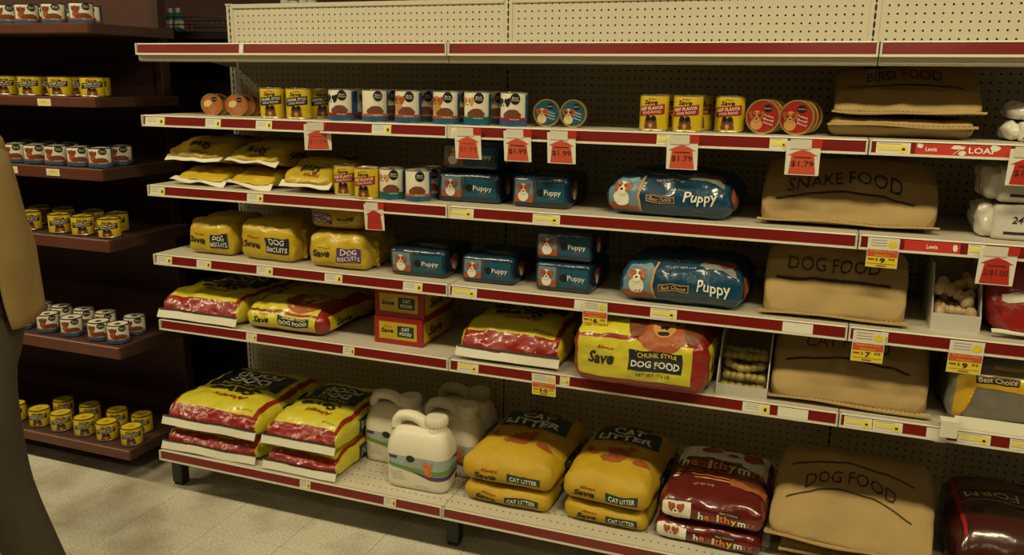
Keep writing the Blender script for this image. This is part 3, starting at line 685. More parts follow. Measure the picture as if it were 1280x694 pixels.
# ================================================================== round tins standing on edge
def tin_proto(name, m, r, th, art):
    t = thing(name, '', 'tin')
    def L(nm, prof, mt):
        vs, fs = lathe_data(prof, 40); vs = [(x, -z, y+r*1.03) for x, y, z in vs]; me = pyd(vs, [f[::-1] for f in fs]); o = mesh_obj(nm, me, mt, t)
        for p in me.polygons: p.use_smooth = len(p.vertices) == 4
        me.set_sharp_from_angle(angle=.7)
    L('tin_body', [(r*.90, -th/2), (r*.95, -th/2+.002), (r*.95, th/2-.004), (r*1.03, th/2-.003), (r*1.03, th/2), (r*.94, th/2), (r*.92, th/2-.002)], 'gold_metal')
    D = Decals(flat_map((0, -th/2, r*1.03), (1, 0, 0), (0, 0, 1)), .2, base=.0004)
    D.ell('lid_label', 0, 0, r*.90, r*.90, m, 0, n=36); D.ell('logo', r*.28, r*.50, r*.27, r*.24, 'p_black', 1); D.text('lettering', 'Best Choice', r*.28, r*.5, r*.4, r*.08, 'p_white', 2)
    if art == 'dog':
        dog(D, 'dog_picture', -r*.35, -r*.1, r*1.0, 'p_tan' if m == 'p_red' else 'p_cream', 'p_rust', 1)
        for q in range(3): D.text('lettering', ('Prime', 'Beef', 'Dinner')[q] if m == 'p_red' else ('Chicken', 'Filet', 'Flavor')[q], r*.36, r*(.05-.22*q), r*.6, r*.13, 'p_white', 2, rot=-.25)
    else:
        D.ell('food_picture', -r*.35, r*.1, r*.4, r*.3, 'p_cream', 1, rot=.5)
        for q in range(4): D.text('lettering', ('Dinner', 'Salmon', 'Flavor', 'Cat Food')[q], r*(-.1+.12*q), -r*(.05+.18*q), r*.7, r*.11, 'p_cream', 2, rot=.9)
    D.build(t); return t
tg = tin_proto('round_tin', 'p_dkorange', .038, .026, 'food'); u = [False]
y0 = -.40
x1 = xat(266, y0, Z[2]+.04); x2 = xat(297, y0, Z[2]+.04)
TG = [(x1, y0, 'gold and orange round tin on edge at the outer end of the shelf')]+[(x1+.008*q, y0+.030*q, 'gold tin standing on edge behind the outermost orange tin') for q in (1,)]
TG += [(x2, y0, 'gold and orange round tin on edge in front of a receding roll')]+[(x2+.010*q, y0+.031*q, 'gold tin, %s behind the orange lid in the roll of tins on edge' % ('', 'first', 'second', 'third', 'fourth', 'fifth')[q]) for q in range(1, 6)]
for x, y, l in TG: put(tg, u, (x, y, Z[2]), .35, l, 'gold tins on edge')
tb = tin_proto('round_tin', 'p_teal', .041, .028, 'dog'); u = [False]
for px, l, rz in ((684, 'blue lidded round tin on edge next to the white cans', .2), (718, 'blue lidded round tin on edge beside the gap', 0)):
    p = row(px, -.42, 2); put(tb, u, p, rz, l, 'blue tins')
tr = tin_proto('round_tin', 'p_red', .047, .030, 'dog'); u = [False]
for px, l in ((955, 'red lidded round tin on edge beside the yellow cans'), (997, 'red lidded round tin on edge beside the bird food sack')):
    p = row(px, -.43, 2); put(tr, u, p, -.15, l, 'red tins on edge')
    for q in (1, 2): put(tr, u, (p[0]+.010*q, p[1]+.034*q, p[2]), -.15, 'round tin on edge hidden behind the red tin beside '+l.split(' beside ')[1], 'red tins behind')
# ================================================================== soft goods
def soft_thing(name, label, cat, S, m, loc, rz=0, group=None):
    t = thing(name, label, cat, loc, rz, group); mesh_obj('bag_body', S.mesh(), m, t); return t
def span(k, pl, pr, y):
    """x centre and width between two photo columns for a front at depth y on tier k"""
    a = xat(pl, y, Z[k]); b = xat(pr, y, Z[k]); return (a+b)/2, b-a
# ---- small yellow bags with white sealed end, third tier
def small_yellow(label, k, pl, pr, y, z, d, h, seed, vt=None, rz=0, jag=.010):
    cx, w = span(k, pl, pr, y); S = Soft(w, d, h, .022, bt=.10, bs=.03, pf=.34, zf=.40, pb=.2, zb=.4, wr=.005, wf=12, seed=seed, crease=.012, pq=.62); loc = (cx, y+d/2, Z[k]+z)
    t = soft_thing('small_food_bag', label, 'bag', S, 'bag_yellow', loc, rz, 'small yellow bags on the third tier')
    def fn(x): return ((-d/2+.010, h*.42+jag*noise.noise(Vector((x*14, seed*3.1, 0)))), (-.8, -.55+.9*noise.noise(Vector((x*9, seed*1.7, 2)))))
    ribbon('sealed_end', -w/2*1.06, w/2*1.06, fn, .030, 'seam_white', t, th=.002)
    D = Decals(S.face('top'), .012, base=.0016)
    if vt:
        D.text('lettering', 'Save', .0, t_at(S, loc, rz, vt[0]), w*.44, .042, 'ink_dark', 1, rot=math.pi, bold=.03, shear=.2); D.text('lettering', 'Always', .02, t_at(S, loc, rz, vt[1]), w*.34, .020, 'p_red', 1, rot=math.pi, bold=.015, shear=.2)
    D.rect('printed_panel', 0, d*.22, w*.8, d*.26, 'p_navy', 0); D.text('lettering', 'DOG FOOD', 0, d*.22, w*.6, d*.13, 'p_white', 1, rot=math.pi, bold=.01)
    D.build(t)
    D2 = Decals(S.face('right'), .014, base=.0012); D2.text('side_lettering', 'Save', -d*.12, h*.55, d*.28, h*.36, 'ink_dark', 1, bold=.03, shear=.2); D2.build(t)
    return t
small_yellow('small yellow bag under another at the outer shelf end', 3, 219, 280, -.455, 0, .33, .058, 1)
small_yellow('small yellow bag at the bottom of the second pile', 3, 287, 338, -.465, 0, .33, .060, 2)
small_yellow('small yellow bag lying on top at the outer shelf end', 3, 213, 280, -.44, .070, .33, .088, 3, (181, 189), rz=-.03)
small_yellow('small yellow bag lying on top of the second pile', 3, 289, 349, -.45, .072, .33, .082, 4, (188, 195), rz=-.03)
small_yellow('single small yellow bag beside the beef flavor cans', 3, 353, 412, -.47, 0, .33, .100, 5, (212, 219))
# ---- biscuit bags, fourth tier
def biscuits(label, pl, pr, y, z, h, seed, panel, inv=False, d=.24, tx=.22):
    cx, w = span(4, pl, pr, y); S = Soft(w, d, h, .030, bt=.10, bs=.07, pf=0, wr=.007, wf=13, seed=seed, crease=.012, plx=.10, zx=.45)
    t = soft_thing('biscuit_bag', label, 'bag', S, 'bag_yellow', (cx, y+d/2, Z[4]+z), 0, 'dog biscuit bags')
    for e in (-1, 1):
        vs, fs = [], []
        for j in range(13):
            zz = .012+(h-.03)*j/12; wv = .006*math.sin(j*1.9+seed)
            for a in (0, 1): vs += [(e*(w/2-.008+a*.022), wv*a-.055-.002, zz), (e*(w/2-.008+a*.022), wv*a-.055+.002, zz)]
        for j in range(12):
            b = j*4
            for p, q in ((0, 2), (3, 1), (1, 0), (2, 3)): fs.append((b+p, b+q, b+4+q, b+4+p))
        fs += [(0, 1, 3, 2), (50, 51, 49, 48)]
        mesh_obj('end_seal', pyd(vs, fs), 'bag_yellow', t)
    D = Decals(S.face('front'), .012, base=.0012); ro = math.pi if inv else 0; sg = -1 if inv else 1
    D.rect('printed_panel', sg*w*tx, h*.46, w*.40, h*.42, panel, 1, rot=ro); D.text('lettering', 'DOG', sg*w*tx, h*(.46+sg*.10), w*.26, h*.155, 'p_white', 2, rot=ro, bold=.01); D.text('lettering', 'BISCUITS', sg*w*tx, h*(.46-sg*.10), w*.36, h*.13, 'p_white', 2, rot=ro, bold=.01)
    D.text('lettering', 'Save', -sg*w*.25, h*.46, w*.32, h*.20, 'ink_dark', 1, rot=ro, bold=.03, shear=.2); D.text('lettering', 'Always', -sg*w*.20, h*(.46+sg*.17), w*.22, h*.09, 'p_red', 1, rot=ro, bold=.015, shear=.2)
    D.build(t)
biscuits('outermost yellow biscuit bag with black panel', 236, 291, -.455, 0, .125, 11, 'p_navy')
biscuits('yellow biscuit bag with black panel between two others', 300, 367, -.465, 0, .135, 12, 'p_navy')
biscuits('yellow biscuit bag with purple panel under an upside down one', 385, 458, -.475, 0, .118, 13, 'p_purple')
biscuits('upside down yellow biscuit bag on top of the purple panelled one', 388, 452, -.45, .136, .082, 14, 'p_purple', True)
# ---- small blue packs
def blue_pack(label, k, pl, pr, y, z, h=.092, d=.24, seed=0):
    cx, w = span(k, pl, pr, y); S = Soft(w, d, h, .016, bt=.05, bs=.02, wr=.0025, wf=12, seed=seed)
    t = soft_thing('puppy_pack', label, 'package', S, 'pack_blue', (cx, y+d/2, Z[k]+z), 0, 'small blue packs')
    D = Decals(S.face('front'), .014, base=.001)
    D.rect('printed_panel', w*.17, h*.52, w*.56, h*.62, 'p_teal', 0); D.rect('printed_panel', -w*.27, h*.52, w*.32, h*.68, 'p_sky', 1); D.rect('printed_panel', -w*.27, h*.30, w*.32, h*.22, 'p_rust', 2)
    dog(D, 'dog_picture', -w*.28, h*.55, h*.50, 'p_white', 'p_rust', 3); D.rect('swoosh', -w*.085, h*.52, w*.025, h*.66, 'p_brown', 3, rot=-.12)
    D.ell('logo', w*.02, h*.52, w*.065, h*.13, 'p_black', 2); D.text('lettering', 'Puppy', w*.24, h*.50, w*.30, h*.22, 'p_white', 2, bold=.005); D.text('lettering', 'FOOD', w*.24, h*.33, w*.12, h*.06, 'p_dkorange', 2)
    D.build(t)
    E_ = Decals(S.face('right'), .014, base=.001); E_.ell('end_picture', -d*.20, h*.55, d*.13, h*.28, 'p_rust', 0); E_.ell('end_picture', -d*.20, h*.42, d*.07, h*.17, 'p_white', 1); E_.build(t)
    T_ = Decals(S.face('top'), .02, base=.001); T_.ell('top_swoosh', w*.12, -d*.22, w*.28, d*.10, 'p_grey', 0, rot=-.15); T_.text('top_lettering', 'Puppy', -w*.1, d*.1, w*.5, d*.2, 'p_teal', 0); T_.build(t)
blue_pack('small blue puppy pack under another on the third tier', 3, 547, 624, -.435, 0, .096, seed=21)
blue_pack('small blue puppy pack lying on another on the third tier', 3, 552, 622, -.42, .103, .092, seed=22)
blue_pack('single small blue puppy pack beside the gap on the third tier', 3, 639, 709, -.45, 0, .098, seed=23)
blue_pack('small blue puppy pack beside the biscuit bags', 4, 487, 556, -.465, 0, .094, seed=24)
blue_pack('single small blue puppy pack between others on the fourth tier', 4, 576, 642, -.465, 0, .090, seed=25)
blue_pack('small blue puppy pack at the foot of the fourth tier pile', 4, 668, 738, -.475, 0, .094, seed=26)
blue_pack('small blue puppy pack on top of the fourth tier pile', 4, 668, 738, -.475, .101, .092, seed=27)
# ---- large blue bags
def big_blue(label, k, pl, pr, y, h, seed, d=.34, rz=-.05):
    cx, w = span(k, pl, pr, y); S = Soft(w, d, h, .045, bt=.22, bs=.04, pb=.2, zb=.4, wr=.006, wf=11, seed=seed, crease=.012)
    t = soft_thing('puppy_food_bag', label, 'bag', S, 'bag_blue', (cx, y+d/2, Z[k]), rz, 'large blue bags'); F = S.wrap(0)
    D = Decals(F, .012, base=.0016)
    D.poly('printed_panel', [(-w*.48, -h*.85), (-w*.19, -h*.90), (-w*.22, -h*.5), (-w*.19, .0), (-w*.22, .02), (-w*.42, .01), (-w*.48, -h*.2)], 'p_sky', 0)
    D.ell('printed_panel', -w*.34, -h*.78, w*.16, h*.12, 'p_rust', 1); dog(D, 'dog_picture', -w*.345, -h*.32, h*.62, 'p_white', 'p_rust', 2)
    D.poly('swoosh', [(-w*.19, -h*.90), (-w*.175, -h*.90), (-w*.205, -h*.45), (-w*.165, .03), (-w*.18, .03), (-w*.225, -h*.45)], 'p_tan', 3)
    D.rect('logo', -w*.04, -h*.48, w*.235, h*.17, 'p_tan', 1); D.rect('logo', -w*.04, -h*.48, w*.22, h*.125, 'p_black', 2); D.text('lettering', 'Best Choice', -w*.04, -h*.48, w*.19, h*.09, 'p_cream', 3, shear=.2)
    D.text('lettering', 'Puppy', w*.27, -h*.42, w*.25, h*.40, 'p_white', 2, bold=.012); D.text('lettering', 'FORMULA', w*.29, -h*.76, w*.10, h*.06, 'p_dkorange', 2)
    D.poly('top_swoosh', [(w*.14, .03), (w*.20, .07), (w*.34, .06), (w*.44, .03), (w*.49, -h*.03), (w*.42, .0), (w*.33, .02), (w*.20, .02)], 'p_grey', 2); D.ell('top_swoosh', w*.30, .055, w*.12, .02, 'p_brown', 3)
    D.text('fine_print', 'for growing puppies', -w*.05, .045, w*.42, .010, 'p_cream', 2); D.text('fine_print', 'NET WT 4 LB', w*.02, .018, w*.2, .007, 'p_cream', 2)
    D.build(t)
    D2 = Decals(S.face('right'), .014, base=.0012); D2.ell('end_picture', -d*.30, h*.55, d*.10, h*.3, 'p_dkorange', 0); D2.build(t)
big_blue('large blue puppy food bag on the third tier', 3, 757, 916, -.475, .108, 31)
big_blue('large blue puppy food bag on the fourth tier', 4, 773, 928, -.500, .112, 32, rz=-.02)
# ---- kraft sacks
def kraft(label, k, pl, pr, y, z, h, d, seed, word, vt=None, th=.05, lines=(), pf=.36, zf=.06, rz=0, tw=.52, bow=0, seam=.020, bt=.08, lw=.40, txo=-.02, pq=.62):
    """vt: photo row of the lettering, lines: (photo row, bow)"""
    cx, w = span(k, pl, pr, y); S = Soft(w, d, h, .03, bt=bt, bs=.02, pf=pf, zf=zf, pb=.30, zb=.4, wr=.007, wf=6, seed=seed, pq=pq, crease=.010); loc = (cx, y+d/2, Z[k]+z)
    t = soft_thing('paper_sack', label, 'sack', S, 'kraft', loc, rz, 'brown paper sacks')
    def fn(x): return ((-d/2+.010, max(.004, zf*h+.004+.006*noise.noise(Vector((x*6, seed*2.1, 0))))), (-1, .05+.4*noise.noise(Vector((x*5, seed*1.1, 1)))))
    ribbon('sewn_edge', -w/2*1.04, w/2*1.04, fn, seam+.008, 'kraft_edge', t, th=.005)
    bm = bmesh.new()
    for q in range(int(w/.012)):
        x = -w/2+q*.012; (yy, zz), dr = fn(x); l = math.hypot(*dr); yy += dr[0]/l*seam*.7; zz += dr[1]/l*seam*.7; box_bm(bm, x, x+.007, yy-.001, yy+.001, zz+.0024, zz+.0036)
    o = mesh_obj('stitching', bm_mesh(bm), 'ink_kraft', t); o['kind'] = 'stuff'
    D = Decals(S.face('top'), .012, base=.0022)
    if word:
        tt = t_at(S, loc, rz, vt, s=txo*w); vs, fs = text2d(word, -.004, 0); D.add('lettering', [(txo*w+x*w*tw, tt+q*th-bow*4*x*x) for x, q in vs], fs, 'ink_kraft', 1)
    for n_, (v_, bw) in enumerate(lines):
        N = 30; t0 = t_at(S, loc, rz, v_, s=txo*w); pts = [(txo*w+(i/N-.5)*w*lw*2, t0-bw*(2*(i/N-.5))**2) for i in range(N+1)]
        for i in range(N): D.poly('printed_line#%d' % n_, [(pts[i][0], pts[i][1]-.0022), (pts[i+1][0], pts[i+1][1]-.0022), (pts[i+1][0], pts[i+1][1]+.0022), (pts[i][0], pts[i][1]+.0022)], 'ink_kraft', 1)
    D.build(t); return t
kraft('brown paper sack lying flat under the bird food sack', 2, 1036, 1216, -.445, 0, .050, .36, 41, None, pf=.12, zf=.6, bt=.02, pq=0)
kraft('brown paper sack lettered BIRD FOOD on the second tier', 2, 1040, 1224, -.43, .060, .126, .38, 42, 'BIRD FOOD', vt=93, th=.040, lines=((106, .012),), pf=.46, zf=.04, bow=.012, pq=.95, bt=.02)
kraft('brown paper sack lettered SNAKE FOOD on the third tier', 3, 950, 1168, -.440, 0, .165, .40, 43, 'SNAKE FOOD', vt=224, th=.040, lines=((240, .02),), pf=.42, zf=.06, tw=.66, bow=.025)
kraft('brown paper sack lettered DOG FOOD on the fourth tier', 4, 952, 1130, -.475, 0, .180, .36, 44, 'DOG FOOD', vt=332, th=.024, lines=((350, .003),), pf=.28, zf=.05, tw=.64, pq=.8)
kraft('brown paper sack lettered CAT FOOD on the fifth tier', 5, 963, 1158, -.475, 0, .175, .40, 45, 'CAT FOOD', vt=429, th=.032, lines=((448, .010),), pf=.34, zf=.05, tw=.55, bow=.006, pq=.7)
kraft('brown paper sack under the base shelf dog food sack', 6, 975, 1140, -.47, 0, .070, .40, 46, None, pf=.15, zf=.5, bt=.02, pq=0)
kraft('brown paper sack lettered DOG FOOD on the base shelf', 6, 962, 1164, -.50, .082, .170, .44, 47, 'DOG FOOD', vt=598, th=.042, lines=((616, .05), (580, .035)), pf=.55, zf=.04, tw=.58, bow=.04, pq=.8, rz=-.07)
# ---- red and yellow dog food sacks
def sack(label, k, pl, pr, y, z, h, d, seed, rz=0, panel='p_navy', strip=.032, full=True, bt=.16):
    cx, w = span(k, pl, pr, y); S = Soft(w, d, h, .030, bt=bt, bs=.03, pf=.16, zf=.36, pb=.2, zb=.4, wr=.006, wf=10, seed=seed, crease=.010)
    t = soft_thing('dog_food_sack', label, 'sack', S, 'bag_yellow_bright', (cx, y+d/2, Z[k]+z), rz, 'red and yellow dog food sacks')
    F = S.wrap(0); D = Decals(F, .012, base=.0010)
    D.poly('red_border', [(-w*.49, -h*.86), (w*.49, -h*.86), (w*.49, .030), (-w*.49, .030)], 'bag_red', 0)
    D.build(t)
    T_ = Decals(S.face('top'), .013, base=.0016); rot = math.pi
    T_.poly('red_edge', [(w*.43, -d*.5+.01), (w*.48, -d*.5+.01), (w*.48, d*.4), (w*.43, d*.4)], 'bag_red', 1); T_.poly('red_edge#2', [(-w*.485, -d*.5+.01), (-w*.455, -d*.5+.01), (-w*.455, d*.4), (-w*.485, d*.4)], 'bag_red', 1)
    if full:
        T_.text('lettering', 'Save', -.004, -d*.19, w*.54, d*.11, 'ink_dark', 2, rot=rot, bold=.035, shear=.2); T_.text('lettering', 'Always', .02, -d*.295, w*.36, d*.065, 'p_red', 2, rot=rot, bold=.02, shear=.2)
        T_.poly('printed_panel', [(-w*.38, -d*.10), (w*.38, -d*.115), (w*.38, d*.22), (-w*.38, d*.23)], panel, 2)
        T_.text('lettering', 'CHUNK STYLE', 0, -d*.065, w*.5, d*.035, 'p_yellow', 3, rot=rot, bold=.01); T_.text('lettering', 'DOG', 0, d*.02, w*.42, d*.095, 'p_white', 3, rot=rot, bold=.03); T_.text('lettering', 'FOOD', 0, d*.14, w*.52, d*.095, 'p_white', 3, rot=rot, bold=.03)
        T_.text('fine_print', 'NET WT 20 LB', w*.30, -d*.40, w*.16, d*.012, 'ink_dark', 2)
    T_.build(t)
    R_ = Decals(S.face('right'), .014, base=.0014); R_.rect('side_panel', 0, h*.5, d*.34, h*.62, panel, 0); R_.text('side_lettering', 'DOG FOOD', 0, h*.5, d*.26, h*.3, 'p_white', 1); R_.build(t)
    def fn(x): return ((-d/2-.006, h*.40+.004*noise.noise(Vector((x*7, seed, 0)))), (-.45-.25*noise.noise(Vector((x*5, seed*2, 4))), -1))
    ribbon('sewn_strip', -w*.52, w*.515, fn, strip, 'seam_white', t, th=.003)
    def fn2(x): return ((-d/2-.007, h*.40+.006+.004*noise.noise(Vector((x*7, seed, 0)))), (-.5, -1))
    ribbon('strip_thread', -w*.51, w*.512, fn2, .006, 'ink_dark', t, th=.004)
    return t
sack('red and yellow dog food sack at the outer end of the fifth tier', 5, 203, 297, -.500, 0, .095, .46, 51)
sack('red and yellow dog food sack beside the cat food boxes with open gap', 5, 574, 698, -.490, 0, .105, .46, 52, bt=.30)
sack('lower red and yellow sack in the outer floor level pile', 6, 208, 318, -.545, 0, .085, .50, 53, full=False, rz=.02, bt=.02)
sack('upper red and yellow sack in the outer floor level pile', 6, 211, 322, -.535, .094, .090, .50, 54, rz=.0, bt=.28)
sack('lower red and yellow sack in the pile beside the jugs', 6, 333, 421, -.545, 0, .085, .48, 55, full=False, panel='p_green', bt=.02)
sack('upper red and yellow sack with green panel beside the jugs', 6, 333, 421, -.535, .094, .090, .48, 56, rz=.0, panel='p_green', bt=.28)
# ---- dog food bags showing their long side
def side_sack(label, pl, pr, y, h, d, seed, big, rz=0):
    cx, w = span(5, pl, pr, y); S = Soft(w, d, h, .040, bt=.22, bs=.05, pb=.25, zb=.3, wr=.006, wf=10, seed=seed, crease=.010)
    t = soft_thing('dog_food_bag', label, 'sack', S, 'bag_red', (cx, y+d/2, Z[5]), rz, 'dog food bags lying sideways')
    D = Decals(S.wrap(0), .012, base=.0014); lo = -h*.86 if not big else -h*.80
    D.poly('yellow_field', [(-w*.47, lo), (w*.39, lo), (w*.40, -.010), (-w*.47, -.010)], 'bag_yellow_bright', 0)
    D.poly('yellow_field#2', [(-w*.47, .006), (w*.39, .006), (w*.38, d*.75), (-w*.46, d*.75)], 'bag_yellow_bright', 0)
    cyy = -h*.42; th = h*.26
    D.text('lettering', 'Save', -w*.27, cyy-.004, w*.20, th, 'ink_dark', 2, bold=.035, shear=.25); D.text('lettering', 'Always', -w*.24, cyy+th*.68, w*.13, th*.36, 'p_red', 2, bold=.02, shear=.2)
    D.rect('printed_panel', w*.13, cyy, w*.38, th*1.55, 'p_navy', 1); D.text('lettering', 'CHUNK STYLE', w*.14, cyy+th*.48, w*.28, th*.32, 'p_yellow', 2, bold=.01); D.text('lettering', 'DOG FOOD', w*.13, cyy-th*.22, w*.34, th*.55, 'p_white', 2, bold=.03)
    if big: D.text('fine_print', 'NET WT 17.6 LB', w*.12, -h*.68, w*.24, h*.06, 'ink_dark', 2)
    a = .08 if not big else .03; hx = w*.17
    for x, q, rx, ry, m, l in ((0, .075, .085, .075, 'p_rust', 2), (-.07, .07, .03, .06, 'p_brown', 3), (.075, .07, .03, .06, 'p_brown', 3), (0, .095, .06, .04, 'p_tan', 3), (0, .05, .035, .03, 'p_tan', 4), (0, .058, .014, .010, 'p_black', 5), (-.028, .085, .008, .006, 'p_black', 5), (.03, .085, .008, .006, 'p_black', 5), (0, .035, .02, .008, 'p_black', 5), (0, .02, .07, .05, 'p_rust', 1)):
        D.ell('dog_picture', hx+x*(w/.36), q+a-.04, rx, ry, m, l)
    D.text('fine_print', '100% Complete', -w*.34, .035, w*.18, .012, 'ink_dark', 2); D.build(t)
    R_ = Decals(S.face('right'), .014, base=.0014); R_.rect('yellow_end', 0, h*.52, d*.82, h*.72, 'bag_yellow_bright', 0); R_.text('side_lettering', 'Save', -d*.2, h*.5, d*.22, h*.3, 'ink_dark', 1, bold=.03, shear=.2); R_.build(t)
side_sack('yellow and red dog food bag lying sideways beside the outer sack', 306, 406, -.490, .085, .42, 61, False)
side_sack('big yellow and red dog food bag lying sideways beside the olive chews', 714, 880, -.560, .165, .40, 62, True)
# ---- red cat food boxes
def cat_box(label, z, h, dx=0, rz=0):
    cx, w = span(5, 468, 528, -.450); d = .26; t = thing('cat_food_box', label, 'box', (cx+dx, -.450+d/2, Z[5]+z), rz, 'red cat food boxes')
    bm = bmesh.new(); box_bm(bm, -w/2, w/2, -d/2, d/2, 0, h, .003); mesh_obj('carton', bm_mesh(bm), 'p_red', t)
    D = Decals(flat_map((0, -d/2, h/2), (1, 0, 0), (0, 0, 1)), .2); D.rect('printed_panel', 0, 0, w*.78, h*.62, 'bag_yellow', 0); D.rect('printed_panel', w*.16, 0, w*.34, h*.40, 'p_green', 1)
    D.text('lettering', 'Save', -w*.22, h*.0, w*.26, h*.16, 'ink_dark', 2, bold=.03, shear=.2); D.text('lettering', 'Always', -w*.2, h*.14, w*.17, h*.07, 'p_red', 2, shear=.2); D.text('lettering', 'CAT', w*.16, h*.09, w*.16, h*.12, 'p_white', 2, bold=.02); D.text('lettering', 'FOOD', w*.16, -h*.08, w*.24, h*.12, 'p_white', 2, bold=.02); D.build(t)
    E_ = Decals(flat_map((w/2, 0, h/2), (0, 1, 0), (0, 0, 1)), .2); E_.rect('side_panel', 0, -h*.02, d*.92, h*.72, 'bag_yellow', 0); E_.text('side_lettering', 'Save', -d*.1, -h*.03, d*.4, h*.34, 'ink_dark', 1, bold=.03, shear=.2); E_.text('side_lettering', 'Always', -d*.02, h*.22, d*.2, h*.12, 'p_red', 1); E_.build(t)
cat_box('red cat food box under another on the fifth tier', 0, .100); cat_box('red cat food box standing on another on the fifth tier', .1008, .102, .004, .01)
# ---- cat litter sacks
def litter(label, pl, pr, y, z, h, d, seed, top, rz=0):
    cx, w = span(6, pl, pr, y); S = Soft(w, d, h, .035, bt=.55 if top else .02, bs=.03, pb=.15, zb=.4, wr=.006, wf=8, seed=seed, crease=.010)
    t = soft_thing('cat_litter_sack', label, 'sack', S, 'bag_gold', (cx, y+d/2, Z[6]+z), rz, 'yellow cat litter sacks')
    D = Decals(S.face('front'), .013, base=.0014)
    D.text('lettering', 'Save', -w*.22, h*.42, w*.24, h*.30, 'ink_dark', 1, bold=.035, shear=.2); D.text('lettering', 'Always', -w*.18, h*.66, w*.18, h*.14, 'p_red', 1, bold=.02, shear=.2); D.rect('printed_panel', w*.20, h*.46, w*.36, h*.36, 'p_green', 1); D.text('lettering', 'CAT LITTER', w*.20, h*.46, w*.30, h*.20, 'p_white', 2, bold=.02); D.build(t)
    if top:
        T_ = Decals(S.face('top'), .013, base=.0014)
        T_.text('lettering', 'Save', 0, d*.34, w*.42, d*.07, 'ink_dark', 1, bold=.035, shear=.2)
        T_.poly('printed_panel', [(-w*.36, d*.01), (-w*.30, -d*.005), (0, d*.02), (w*.30, -d*.005), (w*.40, d*.02), (w*.37, d*.275), (0, d*.29), (-w*.37, d*.275)], 'p_green', 1)
        T_.text('lettering', 'CAT', 0, d*.215, w*.36, d*.10, 'p_white', 2, bold=.03); T_.text('lettering', 'LITTER', 0, d*.088, w*.62, d*.10, 'p_white', 2, bold=.03); T_.text('lettering', 'ABSORBS & DEODORIZES', 0, -d*.025, w*.62, d*.026, 'ink_dark', 2)
        for x, q, rx, ry, ro in ((.02, -.13, .13, .075, .35), (.12, -.06, .05, .04, 0), (.0, -.20, .12, .04, 0), (-.30, -.13, .04, .05, .4), (-.24, -.18, .05, .03, 0), (.30, -.20, .10, .035, 0), (-.1, -.22, .05, .025, 0)):
            T_.ell('cat_picture', x*w, (q-.05)*d, rx*w, ry*d, 'p_rust', 1, rot=ro, n=14, jag=.35)
        for a in (.09, .145): T_.poly('cat_picture', [(a*w, -.085*d), (a*w+.014, -.085*d), (a*w+.007, -.052*d)], 'p_rust', 1)
        T_.build(t)
    R_ = Decals(S.face('right'), .014, base=.0014); R_.rect('side_panel', 0, h*.5, d*.4, h*.5, 'p_green', 0); R_.text('side_lettering', 'CAT LITTER', 0, h*.5, d*.3, h*.25, 'p_white', 1); R_.build(t)
litter('lower yellow cat litter sack beside the jugs', 577, 686, -.500, 0, .068, .46, 71, False); litter('upper yellow cat litter sack beside the jugs', 578, 690, -.500, .076, .082, .47, 72, True, -.02)
litter('lower yellow cat litter sack beside the maroon bags', 703, 808, -.495, 0, .066, .46, 73, False); litter('upper yellow cat litter sack beside the maroon bags', 701, 812, -.500, .074, .082, .47, 74, True, -.03)
